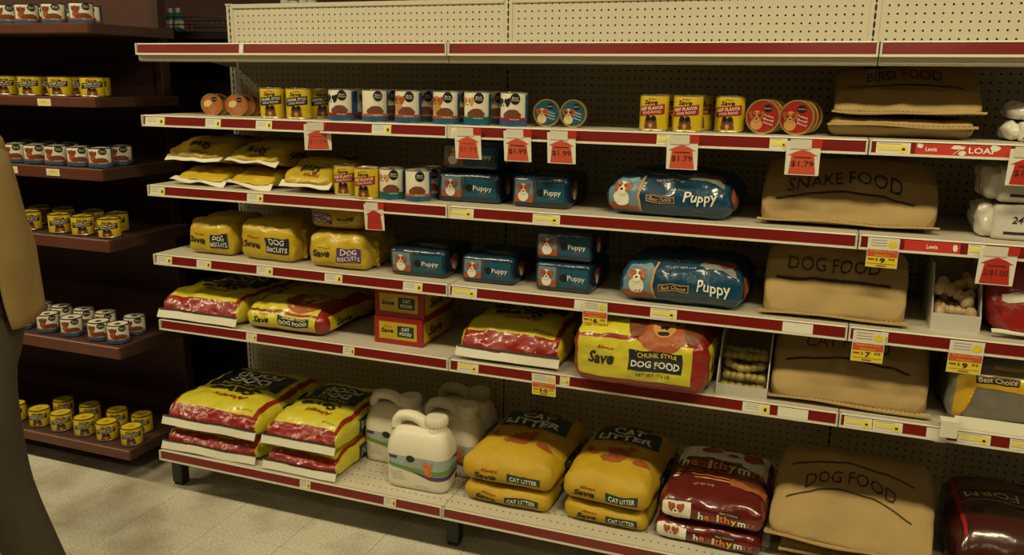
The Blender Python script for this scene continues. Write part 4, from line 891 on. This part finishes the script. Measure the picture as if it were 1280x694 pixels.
# ---- maroon mix sacks
def mix(label, pl, pr, y, z, h, d, seed, top):
    cx, w = span(6, pl, pr, y); S = Soft(w, d, h, .030, bt=.40 if top else .02, bs=.03, pb=.15, zb=.4, wr=.005, wf=9, seed=seed, crease=.008)
    t = soft_thing('mix_sack', label, 'sack', S, 'bag_maroon', (cx, y+d/2, Z[6]+z), -.02, 'maroon mix sacks')
    def word(D, cx_, cy_, tw, th, sk):
        cols = ['p_white', 'p_orange', 'p_rust', 'p_cream', 'p_orange', 'p_orange', 'p_yellow', 'p_white', 'p_dkorange', 'p_dkorange']; wd_ = [1, 1, 1, .5, .7, 1, 1, 1.5, .5, 1]; tot = sum(wd_)+.0; a = -.5
        for ch, c, q in zip('healthymix', cols, wd_):
            ww = q/tot; hh = th*(1.4 if ch in 'hlty' else 1.0); yo = th*(.2 if ch in 'hlt' else (-.2 if ch == 'y' else 0)); X = (a+ww/2)*tw
            D.text('lettering', ch, cx_+X, cy_+yo+sk*X, tw*ww*.82, hh, c, 3, bold=.03); a += ww
    D = Decals(S.face('front'), .012, base=.0012); D.rect('white_end', -w*.34, h*.5, w*.30, h*.80, 'p_white', 0); dog(D, 'dog_picture', -w*.33, h*.5, h*.75, 'p_white', 'p_rust', 1)
    D.rect('logo', w*.18, h*.70, w*.20, h*.13, 'p_black', 1); D.text('lettering', 'Best Choice', w*.18, h*.70, w*.17, h*.08, 'p_cream', 2); word(D, w*.16, h*.42, w*.56, h*.22, 0); D.build(t)
    if top:
        T_ = Decals(S.face('top'), .013, base=.0012)
        T_.poly('white_field', [(-w*.47, d*.02), (-w*.36, d*.10), (-w*.1, d*.12), (w*.2, d*.07), (w*.47, -d*.04), (w*.47, d*.46), (-w*.47, d*.46)], 'p_white', 0)
        for x, q, rx, ry, m, l, ro in ((.08, .30, .15, .10, 'p_white', 1, 0), (-.14, .30, .12, .06, 'p_rust', 2, .3), (.30, .28, .10, .10, 'p_rust', 2, -.3), (.10, .38, .16, .05, 'p_rust', 2, 0), (.10, .26, .04, .02, 'p_black', 4, 0), (.0, .33, .02, .012, 'p_black', 4, 0), (.2, .33, .02, .012, 'p_black', 4, 0), (.1, .235, .07, .03, 'p_grey', 3, 0)): T_.ell('dog_picture', x*w, (q-.03)*d, rx*w, ry*d, m, l, ro)
        T_.rect('logo', w*.06, d*.085, w*.30, d*.03, 'p_black', 5); T_.text('lettering', 'Best Choice', w*.06, d*.085, w*.26, d*.022, 'p_cream', 6)
        word(T_, w*.02, -d*.02, w*.86, d*.095, -.05)
        for q in range(4): T_.rect('printed_stripe', -w*.05+q*.008, -d*(.11+.045*q), w*(.6-.03*q), d*.020, ('p_rust', 'p_dkorange', 'p_orange', 'p_tan')[q], 1, rot=-.12)
        T_.text('lettering', 'FORMULA', w*.30, -d*.105, w*.22, d*.022, 'p_tan', 3, rot=-.1)
        T_.ell('bowl_picture', w*.33, -d*.20, w*.19, d*.09, 'p_dkorange', 2); T_.rect('bowl_picture', w*.33, -d*.25, w*.37, d*.09, 'p_dkorange', 2); T_.ell('bowl_picture', w*.33, -d*.17, w*.16, d*.06, 'p_food', 3)
        for q, m in enumerate(('p_orange', 'p_tan', 'p_white')): T_.ell('paw_icon', -w*.40, -d*(.13+.05*q), w*.03, d*.018, m, 2)
        T_.text('fine_print', 'NET WT 15 LB', -w*.1, -d*.33, w*.2, d*.018, 'p_cream', 2)
        T_.build(t)
mix('lower maroon mix sack with a dog on its white end', 818, 950, -.500, 0, .068, .42, 75, False); mix('upper maroon mix sack with orange bowl and white dog field', 822, 952, -.500, .076, .074, .44, 76, True)
# ---- dark maroon sack, grey bag, red and white bag
cx, w = span(6, 1190, 1400, -.50); d = .44; h = .20
S = Soft(w, d, h, .05, bt=.12, bs=.04, pf=.2, zf=.5, pb=.15, zb=.4, wr=.008, wf=8, seed=81)
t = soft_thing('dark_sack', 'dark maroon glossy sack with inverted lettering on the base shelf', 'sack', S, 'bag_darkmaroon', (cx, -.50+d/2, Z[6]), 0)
T_ = Decals(S.face('top'), .014, base=.0014); T_.poly('red_band', [(-w*.47, d*.12), (w*.47, d*.12), (w*.47, d*.22), (-w*.47, d*.22)], 'bag_maroon', 0)
T_.text('lettering', 'FORM', -w*.23, d*.03, w*.36, d*.085, 'p_cream', 2, rot=math.pi); T_.rect('printed_line', -w*.1, -d*.06, w*.7, .003, 'p_tan', 2, rot=.03); T_.rect('logo', -w*.04, -d*.085, w*.24, d*.04, 'p_tan', 1); T_.rect('logo', -w*.04, -d*.085, w*.225, d*.03, 'p_black', 2); T_.text('lettering', 'Best Choice', -w*.04, -d*.085, w*.19, d*.02, 'p_tan', 3, rot=math.pi); T_.poly('red_edge', [(-w*.49, -d*.4), (-w*.45, -d*.4), (-w*.45, d*.4), (-w*.49, d*.4)], 'p_red', 1); T_.build(t)
cx, w = span(5, 1182, 1345, -.49); d = .36; h = .165
S = Soft(w, d, h, .045, bt=.12, bs=.05, pb=.2, zb=.4, wr=.007, wf=11, seed=82)
t = soft_thing('seed_bag', 'grey see through seed bag with mustard band on the fifth tier', 'bag', S, 'bag_grey', (cx, -.49+d/2, Z[5]), 0)
D = Decals(S.wrap(0), .013, base=.0014); D.poly('mustard_band', [(-w*.49, -h*.92), (-w*.40, -h*.92), (-w*.40, -h*.40), (-w*.30, -h*.28), (w*.49, -h*.36), (w*.49, -h*.10), (-w*.30, -h*.03), (-w*.49, -h*.10)], 'bag_mustard', 0)
D.rect('logo', -w*.15, -h*.15, w*.34, h*.13, 'p_black', 1, rot=-.03); D.text('lettering', 'Best Choice', -w*.15, -h*.15, w*.30, h*.085, 'p_cream', 2, rot=-.03); D.text('lettering', 'Sunflower', w*.28, -h*.21, w*.36, h*.13, 'p_cream', 2)
D.rect('printed_panel', w*.10, .05, w*.55, .05, 'p_grey', 1); D.rect('printed_panel', w*.10, .022, w*.55, .012, 'bag_mustard', 1); D.build(t)
ribbon('sewn_strip', -w*.44, w*.5, lambda x: ((-d/2-.004, .030), (-.35, -1)), .034, 'seam_white', t, th=.004)
bm = bmesh.new(); box_bm(bm, -w*.56, -w*.42, -d/2-.046, -d/2-.043, -.022, .022); box_bm(bm, -w*.56, -w*.42, -d/2-.046, -d/2-.010, .0225, .025); o = mesh_obj('loose_strip_end', bm_mesh(bm), 'seam_white', t)
cx, w = span(4, 1233, 1400, -.47); d = .34; h = .165
S = Soft(w, d, h, .05, bt=.2, bs=.05, pf=.25, zf=.12, pb=.2, zb=.4, wr=.008, wf=9, seed=83)
t = soft_thing('scratch_bag', 'red and white bag beside the box of rawhide bones', 'bag', S, 'bag_red', (cx, -.47+d/2, Z[4]), 0)
D = Decals(S.face('top'), .014, base=.0014); D.poly('white_field', [(-w*.13, -d*.5), (w*.48, -d*.5), (w*.48, d*.3), (-w*.08, -d*.10), (-w*.12, -d*.2)], 'bag_white', 0); D.poly('white_field', [(-w*.44, -d*.49), (-w*.13, -d*.49), (-w*.13, -d*.44), (-w*.2, -d*.45), (-w*.3, -d*.435), (-w*.43, -d*.45)], 'bag_white', 0); D.text('lettering', 'SCRATCH', w*.05, -d*.05, w*.7, d*.09, 'p_cream', 1, bold=.02); D.build(t)
ribbon('sealed_end', -w*.47, w*.5, lambda x: ((-d/2+.004, .020+.006*noise.noise(Vector((x*20, 1, 1)))), (-1, -.25)), .018, 'seam_white', t, th=.004)
# ---- film wrapped cartons
def carton(label, k, pl, pr, y, z, h, seed, d=.22):
    cx, w = span(k, pl, pr, y); S = Soft(w, d, h, .010, bt=.03, bs=.0, wr=.002, wf=16, seed=seed); t = thing('wrapped_carton', label, 'carton', (cx, y+d/2, Z[k]+z), 0, 'film wrapped white cartons')
    mesh_obj('carton', S.mesh(), 'carton_white', t); D = Decals(S.face('front'), .02, base=.001)
    D.text('lettering', '24', -w*.33, h*.60, w*.08, h*.2, 'ink_dark', 1, bold=.02, shear=.15); D.rect('printed_bar', -w*.24, h*.22, w*.36, h*.08, 'ink_dark', 1); D.build(t)
    # bunched film at the end of the wrap
    E2 = Soft(.05, d*.8, h*.92, .02, bt=.05, bs=.1, wr=.010, wf=30, seed=seed+1); o = mesh_obj('wrap_end', E2.mesh(), 'film_clear', t, (-w/2-.008, 0, h*.03))
carton('lower film wrapped white carton on the third tier', 3, 1238, 1420, -.455, 0, .092, 91); carton('upper film wrapped white carton on the third tier', 3, 1240, 1420, -.45, .099, .088, 92)
carton('lower small white carton beside the bird food sack', 2, 1272, 1340, -.42, 0, .052, 93, .15); carton('upper small white carton beside the bird food sack', 2, 1274, 1340, -.42, .054, .045, 94, .15)
# ================================================================== litter jugs
def rr(hx, hy, r, s):
    """walk round a rounded rectangle, s=0 at the front middle, growing towards +x"""
    a, b, q = hx-r, hy-r, math.pi*r/2; per = 4*a+4*b+4*q; s %= per
    for kind, L, c, a0 in (('l', a, (0, -hy), (1, 0)), ('c', q, (a, -b), -90), ('l', 2*b, (hx, -b), (0, 1)), ('c', q, (a, b), 0), ('l', 2*a, (a, hy), (-1, 0)), ('c', q, (-a, b), 90), ('l', 2*b, (-hx, b), (0, -1)), ('c', q, (-a, -b), 180), ('l', a+1e-6, (-a, -hy), (1, 0))):
        if s <= L:
            if kind == 'l': return Vector((c[0]+a0[0]*s, c[1]+a0[1]*s)), per
            th = math.radians(a0)+s/r; return Vector((c[0]+r*math.cos(th), c[1]+r*math.sin(th))), per
        s -= L
    return Vector((0, -hy)), per
def jug_proto():
    t = thing('litter_jug', '', 'jug'); sec = [(0, .108, .056, .035, 0), (.006, .116, .064, .038, 0), (.02, .119, .067, .04, 0), (.140, .119, .067, .04, 0), (.156, .118, .066, .04, 0), (.176, .114, .061, .04, .001), (.196, .107, .053, .04, .002), (.210, .099, .043, .036, .005), (.219, .088, .032, .03, .008), (.222, .06, .02, .018, .010)]
    N = 56; vs, fs = [], []
    for z, hx, hy, r, cx in sec:
        per = rr(hx, hy, r, 0)[1]
        for k in range(N):
            p = rr(hx, hy, r, per*k/N)[0]; vs.append((p.x+cx, p.y, z))
    for i in range(len(sec)-1):
        for k in range(N): fs.append((i*N+k, i*N+(k+1) % N, (i+1)*N+(k+1) % N, (i+1)*N+k))
    fs.append(tuple(range(N))[::-1]); fs.append(tuple((len(sec)-1)*N+k for k in range(N)))
    me = pyd(vs, fs); mesh_obj('jug_body', me, 'jug_white', t, smooth=True); me.set_sharp_from_angle(angle=1.0)
    path = [(-.098, 0, .165), (-.100, 0, .20), (-.096, 0, .232), (-.082, 0, .250), (-.055, 0, .256), (-.025, 0, .254), (.0, 0, .244), (.018, 0, .225), (.026, 0, .205)]
    sm_ = []
    for i in range(len(path)-1):
        for q in range(4):
            f_ = q/4; sm_.append(tuple(a+(b-a)*f_ for a, b in zip(path[i], path[i+1])))
    sm_.append(path[-1]); v, f_ = tube_data(sm_, [.019]*len(sm_), 14); v = [Vector((p.x, p.y*1.25, p.z)) for p in v]; mesh_obj('handle', pyd(v, f_), 'jug_white', t, smooth=True)
    lathe('neck', [(.047, .190), (.043, .205), (.037, .220), (.035, .240)], 'jug_white', t, 32, (.058, 0, 0)); cp = lathe('cap', [(.037, .236), (.040, .238), (.040, .262), (.037, .266), (.02, .267)], 'jug_cap', t, 32, (.058, 0, 0))
    tubes('cap_rib', [[(.040*math.cos(a*math.pi/12), .040*math.sin(a*math.pi/12), .239), (.040*math.cos(a*math.pi/12), .040*math.sin(a*math.pi/12), .261)] for a in range(24)], .0012, 'jug_cap', cp, 5)
    def F(s, q, k):
        p = rr(.119+k, .067+k, .04, s)[0]; return Vector((p.x, p.y, q))
    D = Decals(F, .012, base=.0004, step=.0003); x0, x1, xc = -.105, .235, .0
    D.poly('label_panel', [(x0, .128), (x1, .128), (x1, .075), (.15, .066), (.06, .062), (-.02, .070), (x0, .085)], 'label_sky', 0); D.poly('label_panel', [(x0, .100), (-.02, .088), (.08, .086), (x1, .098), (x1, .082), (.06, .066), (-.02, .074), (x0, .088)], 'p_grass', 1)
    D.poly('label_panel', [(-.02, .076), (.06, .064), (.15, .070), (x1, .080), (x1, .066), (.15, .052), (.06, .050)], 'p_purple', 2); D.rect('label_panel', -.085, .121, .036, .012, 'p_purple', 2); D.rect('label_panel', .20, .121, .05, .012, 'p_purple', 2)
    D.ell('logo', -.015, .121, .017, .013, 'p_black', 3); D.text('lettering', 'Dura-Fresh', -.01, .100, .085, .015, 'p_purple', 4, bold=.05); D.text('lettering', 'Dura-Fresh', -.01, .100, .083, .014, 'p_white', 5, bold=.01)
    for x, z, rx, rz_, ro in ((.050, .085, .012, .020, .3), (.043, .108, .010, .010, 0), (.064, .105, .006, .015, -.5), (.060, .072, .014, .006, .6)): D.ell('cat_picture', x, z, rx, rz_, 'p_orange', 5, ro)
    for q in range(4): D.rect('fine_print', -.072+.004*q, .066-.009*q, .05, .0016, 'label_grey', 2)
    D.text('fine_print', 'NET WT 14 LB', .03, .022, .055, .006, 'label_grey', 2); D.rect('bar_code', .20, .04, .02, .016, 'ink_dark', 2); D.build(t); return t
jug = jug_proto(); u = [False]
for px, y, rz, l in ((528, -.440, .02, 'front white litter jug with orange cat label near the shelf edge'), (498, -.290, .0, 'white litter jug beside the red and yellow sacks'), (567, -.290, .0, 'white litter jug standing behind the front jug'), (582, -.130, .0, 'rearmost white litter jug against the back panel')):
    put(jug, u, (xat(px, y, Z[6]+.08), y, Z[6]), rz, l, 'white litter jugs')
# ================================================================== trays of chews and bones
def tray(label, k, pl, pr, y, hf, hb, d, m='cardboard_white'):
    cx, w = span(k, pl, pr, y); t = thing('display_tray', label, 'tray', (cx, y+d/2, Z[k]), 0); th = .003
    box('tray_floor', -w/2, w/2, -d/2, d/2, 0, th, m, t); box('front_wall', -w/2, w/2, -d/2, -d/2+th, th, hf, m, t); box('back_wall', -w/2, w/2, d/2-th, d/2, th, hb, m, t)
    for e in (-1, 1): 
        pr_ = [(-d/2+th, th), (d/2-th, th), (d/2-th, hb), (-d/2+d*.28, hb), (-d/2+th, hf)]
        extrude_x('side_wall', pr_, e*(w/2)-(th if e > 0 else 0), e*(w/2)+(th if e < 0 else 0), m, t)
    return cx, w
cxc, wc_ = tray('white open tray full of olive chews', 5, 894, 958, -.50, .034, .165, .34)
def lobe_mesh(lobes, n=12):
    bm = bmesh.new()
    for p, r in lobes:
        g = bmesh.ops.create_uvsphere(bm, u_segments=n, v_segments=8, radius=1)
        for v in g['verts']: v.co = Vector((v.co.x*r[0]+p[0], v.co.y*r[1]+p[1], v.co.z*r[2]+p[2]))
    me = bm_mesh(bm)
    for p in me.polygons: p.use_smooth = True
    return me
chew = lobe_mesh([((-.021, 0, 0), (.017, .014, .014)), ((0, 0, 0), (.016, .013, .013)), ((.021, 0, 0), (.017, .014, .014))]); chew.materials.append(P('chew_olive'))
for lay in range(4):
    for r_ in range(2 if lay > 2 else 3):
        for c_ in range(2):
            o = bpy.data.objects.new('dog_chew', chew); COL.objects.link(o)
            o.location = (cxc+(-.5+c_)*wc_*.40+random.uniform(-.003, .003), -.50+.030+r_*.055+lay*.020, Z[5]+.019+lay*.0265); o.rotation_euler = (random.uniform(-.3, .3), random.uniform(-.2, .2), random.uniform(-.5, .5))
            tag(o, 'olive knobbly dog chew, layer %s of the heap in the white tray' % ('one', 'two', 'three', 'four')[lay], 'dog chew', 'olive chews in the tray, layer %d' % (lay+1))
cxb, wb_ = tray('white open box of rawhide bones', 4, 1162, 1224, -.46, .048, .17, .28)
def bone(l=.10):
    L = [((x, 0, 0), (.016, .013, .013)) for x in (-l*.26, -l*.1, l*.1, l*.26)]
    for e in (-1, 1): L += [((e*l*.42, .013, .004), (.017, .016, .017)), ((e*l*.42, -.012, -.003), (.017, .016, .017)), ((e*l*.34, 0, 0), (.012, .019, .018))]
    return lobe_mesh(L)
bm_ = bone(); bm_.materials.append(P('rawhide'))
for x, y, z, ro, l in ((0, .042, .046, (0, 0, .05), 'rawhide bone lying level at the front of the white box'), (.004, .095, .046, (0, 0, -.08), 'rawhide bone lying level behind the front one'), (-.004, .060, .094, (0, .42, -.10), 'rawhide bone tilted across the heap in the white box'),
                       (.004, .110, .100, (0, -.45, .10), 'rawhide bone crossing at the top of the heap'), (0, .165, .060, (0, 0, .05), 'rawhide bone low at the back of the white box')):
    o = bpy.data.objects.new('rawhide_bone', bm_); COL.objects.link(o); o.scale = (.92, 1.25, 1.25); o.location = (cxb+x, -.46+y, Z[4]+z+.002); o.rotation_euler = ro; tag(o, l, 'dog chew', 'rawhide bones')
# ================================================================== the person walking past
def skin_mesh(verts, edges, radii, root=0, sub=2):
    me = bpy.data.meshes.new('sk'); me.from_pydata(verts, edges, []); o = bpy.data.objects.new('sk', me); COL.objects.link(o)
    md = o.modifiers.new('s', 'SKIN'); md.use_smooth_shade = True; md.branch_smoothing = .6
    for i, r in enumerate(radii): me.skin_vertices[0].data[i].radius = r if isinstance(r, tuple) else (r, r)
    me.skin_vertices[0].data[root].use_root = True
    sd = o.modifiers.new('d', 'SUBSURF'); sd.levels = sub; sd.render_levels = sub
    dg = bpy.context.evaluated_depsgraph_get(); out = bpy.data.meshes.new_from_object(o.evaluated_get(dg))
    bpy.data.objects.remove(o); bpy.data.meshes.remove(me)
    for p in out.polygons: p.use_smooth = True
    out.materials.clear(); return out
pw = at(-26, 378, z=1.0)
pe = thing('person', 'person in tan jacket, grey green shirt and dark trousers walking past the brown rack', 'person', (pw.x, pw.y, 0), -YAW-math.pi/2)
# local axes: -y is the walking direction, x the person's left side, z up
JN = {'pel': (0, .0, .95), 'wa': (0, -.01, 1.10), 'ch': (0, -.05, 1.30), 'nb': (0, -.085, 1.47), 'nk': (0, -.10, 1.55), 'hd': (0, -.12, 1.63), 'cr': (0, -.12, 1.72),
      's1': (.165, -.06, 1.42), 'e1': (.225, -.14, 1.16), 'w1': (.20, -.33, 1.03), 's2': (-.165, -.06, 1.42), 'e2': (-.24, -.06, 1.15), 'w2': (-.22, -.26, 1.02),
      'h1': (.10, .01, .90), 'k1': (.115, .065, .50), 'a1': (.115, .20, .11), 't1': (.115, .09, .03), 'h2': (-.10, -.02, .90), 'k2': (-.10, -.22, .52), 'a2': (-.10, -.34, .09), 't2': (-.10, -.46, .03)}
RD = {'pel': (.15, .11), 'wa': (.14, .10), 'ch': (.165, .11), 'nb': (.075, .065), 'nk': (.062, .062), 'hd': (.100, .108), 'cr': (.082, .090), 's1': .055, 'e1': .042, 'w1': .028, 's2': .055, 'e2': .042, 'w2': .028,
      'h1': .085, 'k1': .056, 'a1': .038, 't1': (.040, .026), 'h2': .085, 'k2': .056, 'a2': .038, 't2': (.040, .026)}
ED = [('pel', 'wa'), ('wa', 'ch'), ('ch', 'nb'), ('nb', 'nk'), ('nk', 'hd'), ('hd', 'cr'), ('ch', 's1'), ('s1', 'e1'), ('e1', 'w1'), ('ch', 's2'), ('s2', 'e2'), ('e2', 'w2'), ('pel', 'h1'), ('h1', 'k1'), ('k1', 'a1'), ('a1', 't1'), ('pel', 'h2'), ('h2', 'k2'), ('k2', 'a2'), ('a2', 't2')]
def fig(names, scale=1.0, over=None, extra=None, ex_e=()):
    over = over or {}; nm = list(names)+list(extra or {}); pos = dict(JN); pos.update(extra or {})
    V = [pos[n] for n in nm]; E_ = [(nm.index(a), nm.index(b)) for a, b in list(ED)+list(ex_e) if a in nm and b in nm]
    R_ = []
    for n in nm:
        r = over.get(n, RD.get(n, .03)); r = (r, r) if not isinstance(r, tuple) else r; R_.append((r[0]*scale, r[1]*scale))
    return V, E_, R_
# body with fingers on the hanging hand and on the hand in the pocket
fx, fe = {}, []
for h, s, dn in (('w2', -1, Vector((.0, -.8, -.55))), ('w1', 1, Vector((-.05, -.75, -.6)))):
    w0 = Vector(JN[h]); dn.normalize(); lat = Vector((0, .55, -.8)) if s < 0 else Vector((0, .6, -.75)).normalized(); lat = (lat-dn*lat.dot(dn)).normalized(); cur = dn.cross(lat)*s
    pk = h+'p'; fx[pk] = tuple(w0+dn*.055); fe.append((h, pk)); RD[pk] = (.034, .018)
    for j, L in enumerate((.070, .078, .073, .058)):
        o_ = (j-1.5)*.019; prev = pk
        for q in range(3):
            f_ = (q+1)/3; nmx = '%sf%d%d' % (h, j, q); fx[nmx] = tuple(w0+dn*(.085+L*f_*.92)+lat*o_*1.05+cur*(.012*f_*f_*1.5)); RD[nmx] = .0088-.001*q; fe.append((prev, nmx)); prev = nmx
    prev = h+'p'
    for q in range(2): nmx = '%st%d' % (h, q); fx[nmx] = tuple(w0+dn*(.05+.032*q)-lat*(.035+.012*q)+cur*.012); RD[nmx] = .0105-.001*q; fe.append((prev, nmx)); prev = nmx
V, E_, R_ = fig(JN.keys(), .92, {'pel': (.045, .045), 'wa': (.10, .085), 'h1': .045, 'h2': .045}, fx, fe)
bd = skin_mesh(V, E_, R_); mesh_obj('body', bd, 'skin', pe)
from mathutils.bvhtree import BVHTree
_bv = BVHTree.FromPolygons([v.co for v in bd.vertices], [tuple(q.vertices) for q in bd.polygons])
def face_y(x, z):
    h = _bv.ray_cast(Vector((x, -1, z)), Vector((0, 1, 0)))[0]; return h.y if h else -.2
def side_x(e, y, z):
    h = _bv.ray_cast(Vector((e, y, z)), Vector((-e, 0, 0)))[0]; return h.x if h else e*.08
V, E_, R_ = fig(['pel', 'h1', 'k1', 'a1', 'h2', 'k2', 'a2'], 1.0, {'hip0': .122, 'hip1': .128, 'pel': (.132, .132), 'h1': .108, 'k1': .082, 'a1': .066, 'h2': .108, 'k2': .082, 'a2': .066}, {'hip0': (0, -.005, 1.03), 'hip1': (0, 0, .99)}, [('hip0', 'hip1'), ('hip1', 'pel')])
mesh_obj('trousers', skin_mesh(V, E_, R_), 'trousers', pe)
V, E_, R_ = fig(['pel', 'wa', 'ch', 'nb'], 1.0, {'pel': (.155, .118), 'wa': (.160, .122), 'ch': (.178, .125), 'nb': (.08, .07)}); V[0] = (0, 0, 1.0)
mesh_obj('shirt', skin_mesh(V, E_, R_), 'shirt', pe)
V, E_, R_ = fig(['ch', 's1', 'e1', 'w1', 's2', 'e2', 'w2'], 1.0, {'ch': (.14, .105), 's1': .080, 'e1': .068, 'w1': .052, 's2': .080, 'e2': .068, 'w2': .050}); V[0] = (0, -.05, 1.36)
mesh_obj('jacket_sleeves', skin_mesh(V, E_, R_), 'jacket', pe)
def jacket_shell():
    vs, fs = [], []; NA, NZ = 40, 22
    for j in range(NZ+1):
        f_ = j/NZ; z = 1.50-.55*f_; a0 = .50+2.2*min(1, f_/.6)+.3*max(0, f_-.6); a1 = .55+.4*f_; hx = .19+.02*f_+.008*math.sin(f_*9); hy = .138+.012*math.sin(f_*6); cy = -.085+.085*min(1, f_*1.5)
        if f_ > .62: hy -= .006*(f_-.62)/.38
        if f_ < .18: hx *= .55+.45*f_/.18; hy *= .65+.35*f_/.18
        for th in (0, 1):
            for i in range(NA+1):
                a = -math.pi/2+a0+(2*math.pi-a0-a1)*i/NA; k = 1-.03*th; w_ = 1+.03*math.sin(a*7+f_*5)*f_
                vs.append((hx*k*w_*math.cos(a), cy+hy*k*w_*math.sin(a), z+.012*math.sin(a*3)*f_))
    st = 2*(NA+1)
    for j in range(NZ):
        for i in range(NA):
            a, b = j*st+i, (j+1)*st+i; fs.append((a, b, b+1, a+1)); a += NA+1; b += NA+1; fs.append((a, a+1, b+1, b))
        for i in (0, NA): a = j*st+i; b = a+st; fs.append((a, a+NA+1, b+NA+1, b) if i == 0 else (a, b, b+NA+1, a+NA+1))
    for j in (0, NZ):
        for i in range(NA): a = j*st+i; fs.append((a, a+1, a+NA+2, a+NA+1) if j == 0 else (a, a+NA+1, a+NA+2, a+1))
    return pyd(vs, fs)
mesh_obj('jacket', jacket_shell(), 'jacket', pe, smooth=True)
vs, fs = [], []
for j, z in enumerate((.985, 1.02)):
    for i in range(40): a = 2*math.pi*i/40; vs.append((.124*math.cos(a), -.004+.124*math.sin(a), z))
fs = [(i, (i+1) % 40, 40+(i+1) % 40, 40+i) for i in range(40)]; mesh_obj('belt', pyd(vs, fs), 'leather', pe)
hv = Soft(.178, .205, .115, .055, bt=.1, bs=.05, wr=.008, wf=40, seed=3); mesh_obj('hair', hv.mesh(), 'hair', pe, (0, -.100, 1.668))
for e in (-1, 1):
    lb = lobe_mesh([((e*.033, face_y(e*.033, 1.64)+.003, 1.64), (.013, .007, .008))]); mesh_obj('eye', lb, 'eye_white', pe); lb = lobe_mesh([((e*.033, face_y(e*.033, 1.64)-.003, 1.64), (.006, .003, .006))]); mesh_obj('pupil', lb, 'ink_dark', pe)
    lb = lobe_mesh([((side_x(e, -.11, 1.63), -.11, 1.63), (.010, .020, .030))]); mesh_obj('ear', lb, 'skin', pe)
    a = JN['a1' if e > 0 else 'a2']; tt = JN['t1' if e > 0 else 't2']
    sh_ = Soft(.095, .27, .085, .035, bt=.1, bs=.05, pf=.28, zf=.3, wr=.002, seed=e+4); mesh_obj('shoe', sh_.mesh(), 'leather', pe, (a[0]+.003, a[1]-.07, 0))
mesh_obj('nose', lobe_mesh([((0, face_y(0, 1.612)+.002, 1.612), (.013, .018, .024))]), 'skin', pe); mesh_obj('mouth', lobe_mesh([((0, face_y(0, 1.575)+.002, 1.575), (.024, .007, .007))]), 'lips', pe)
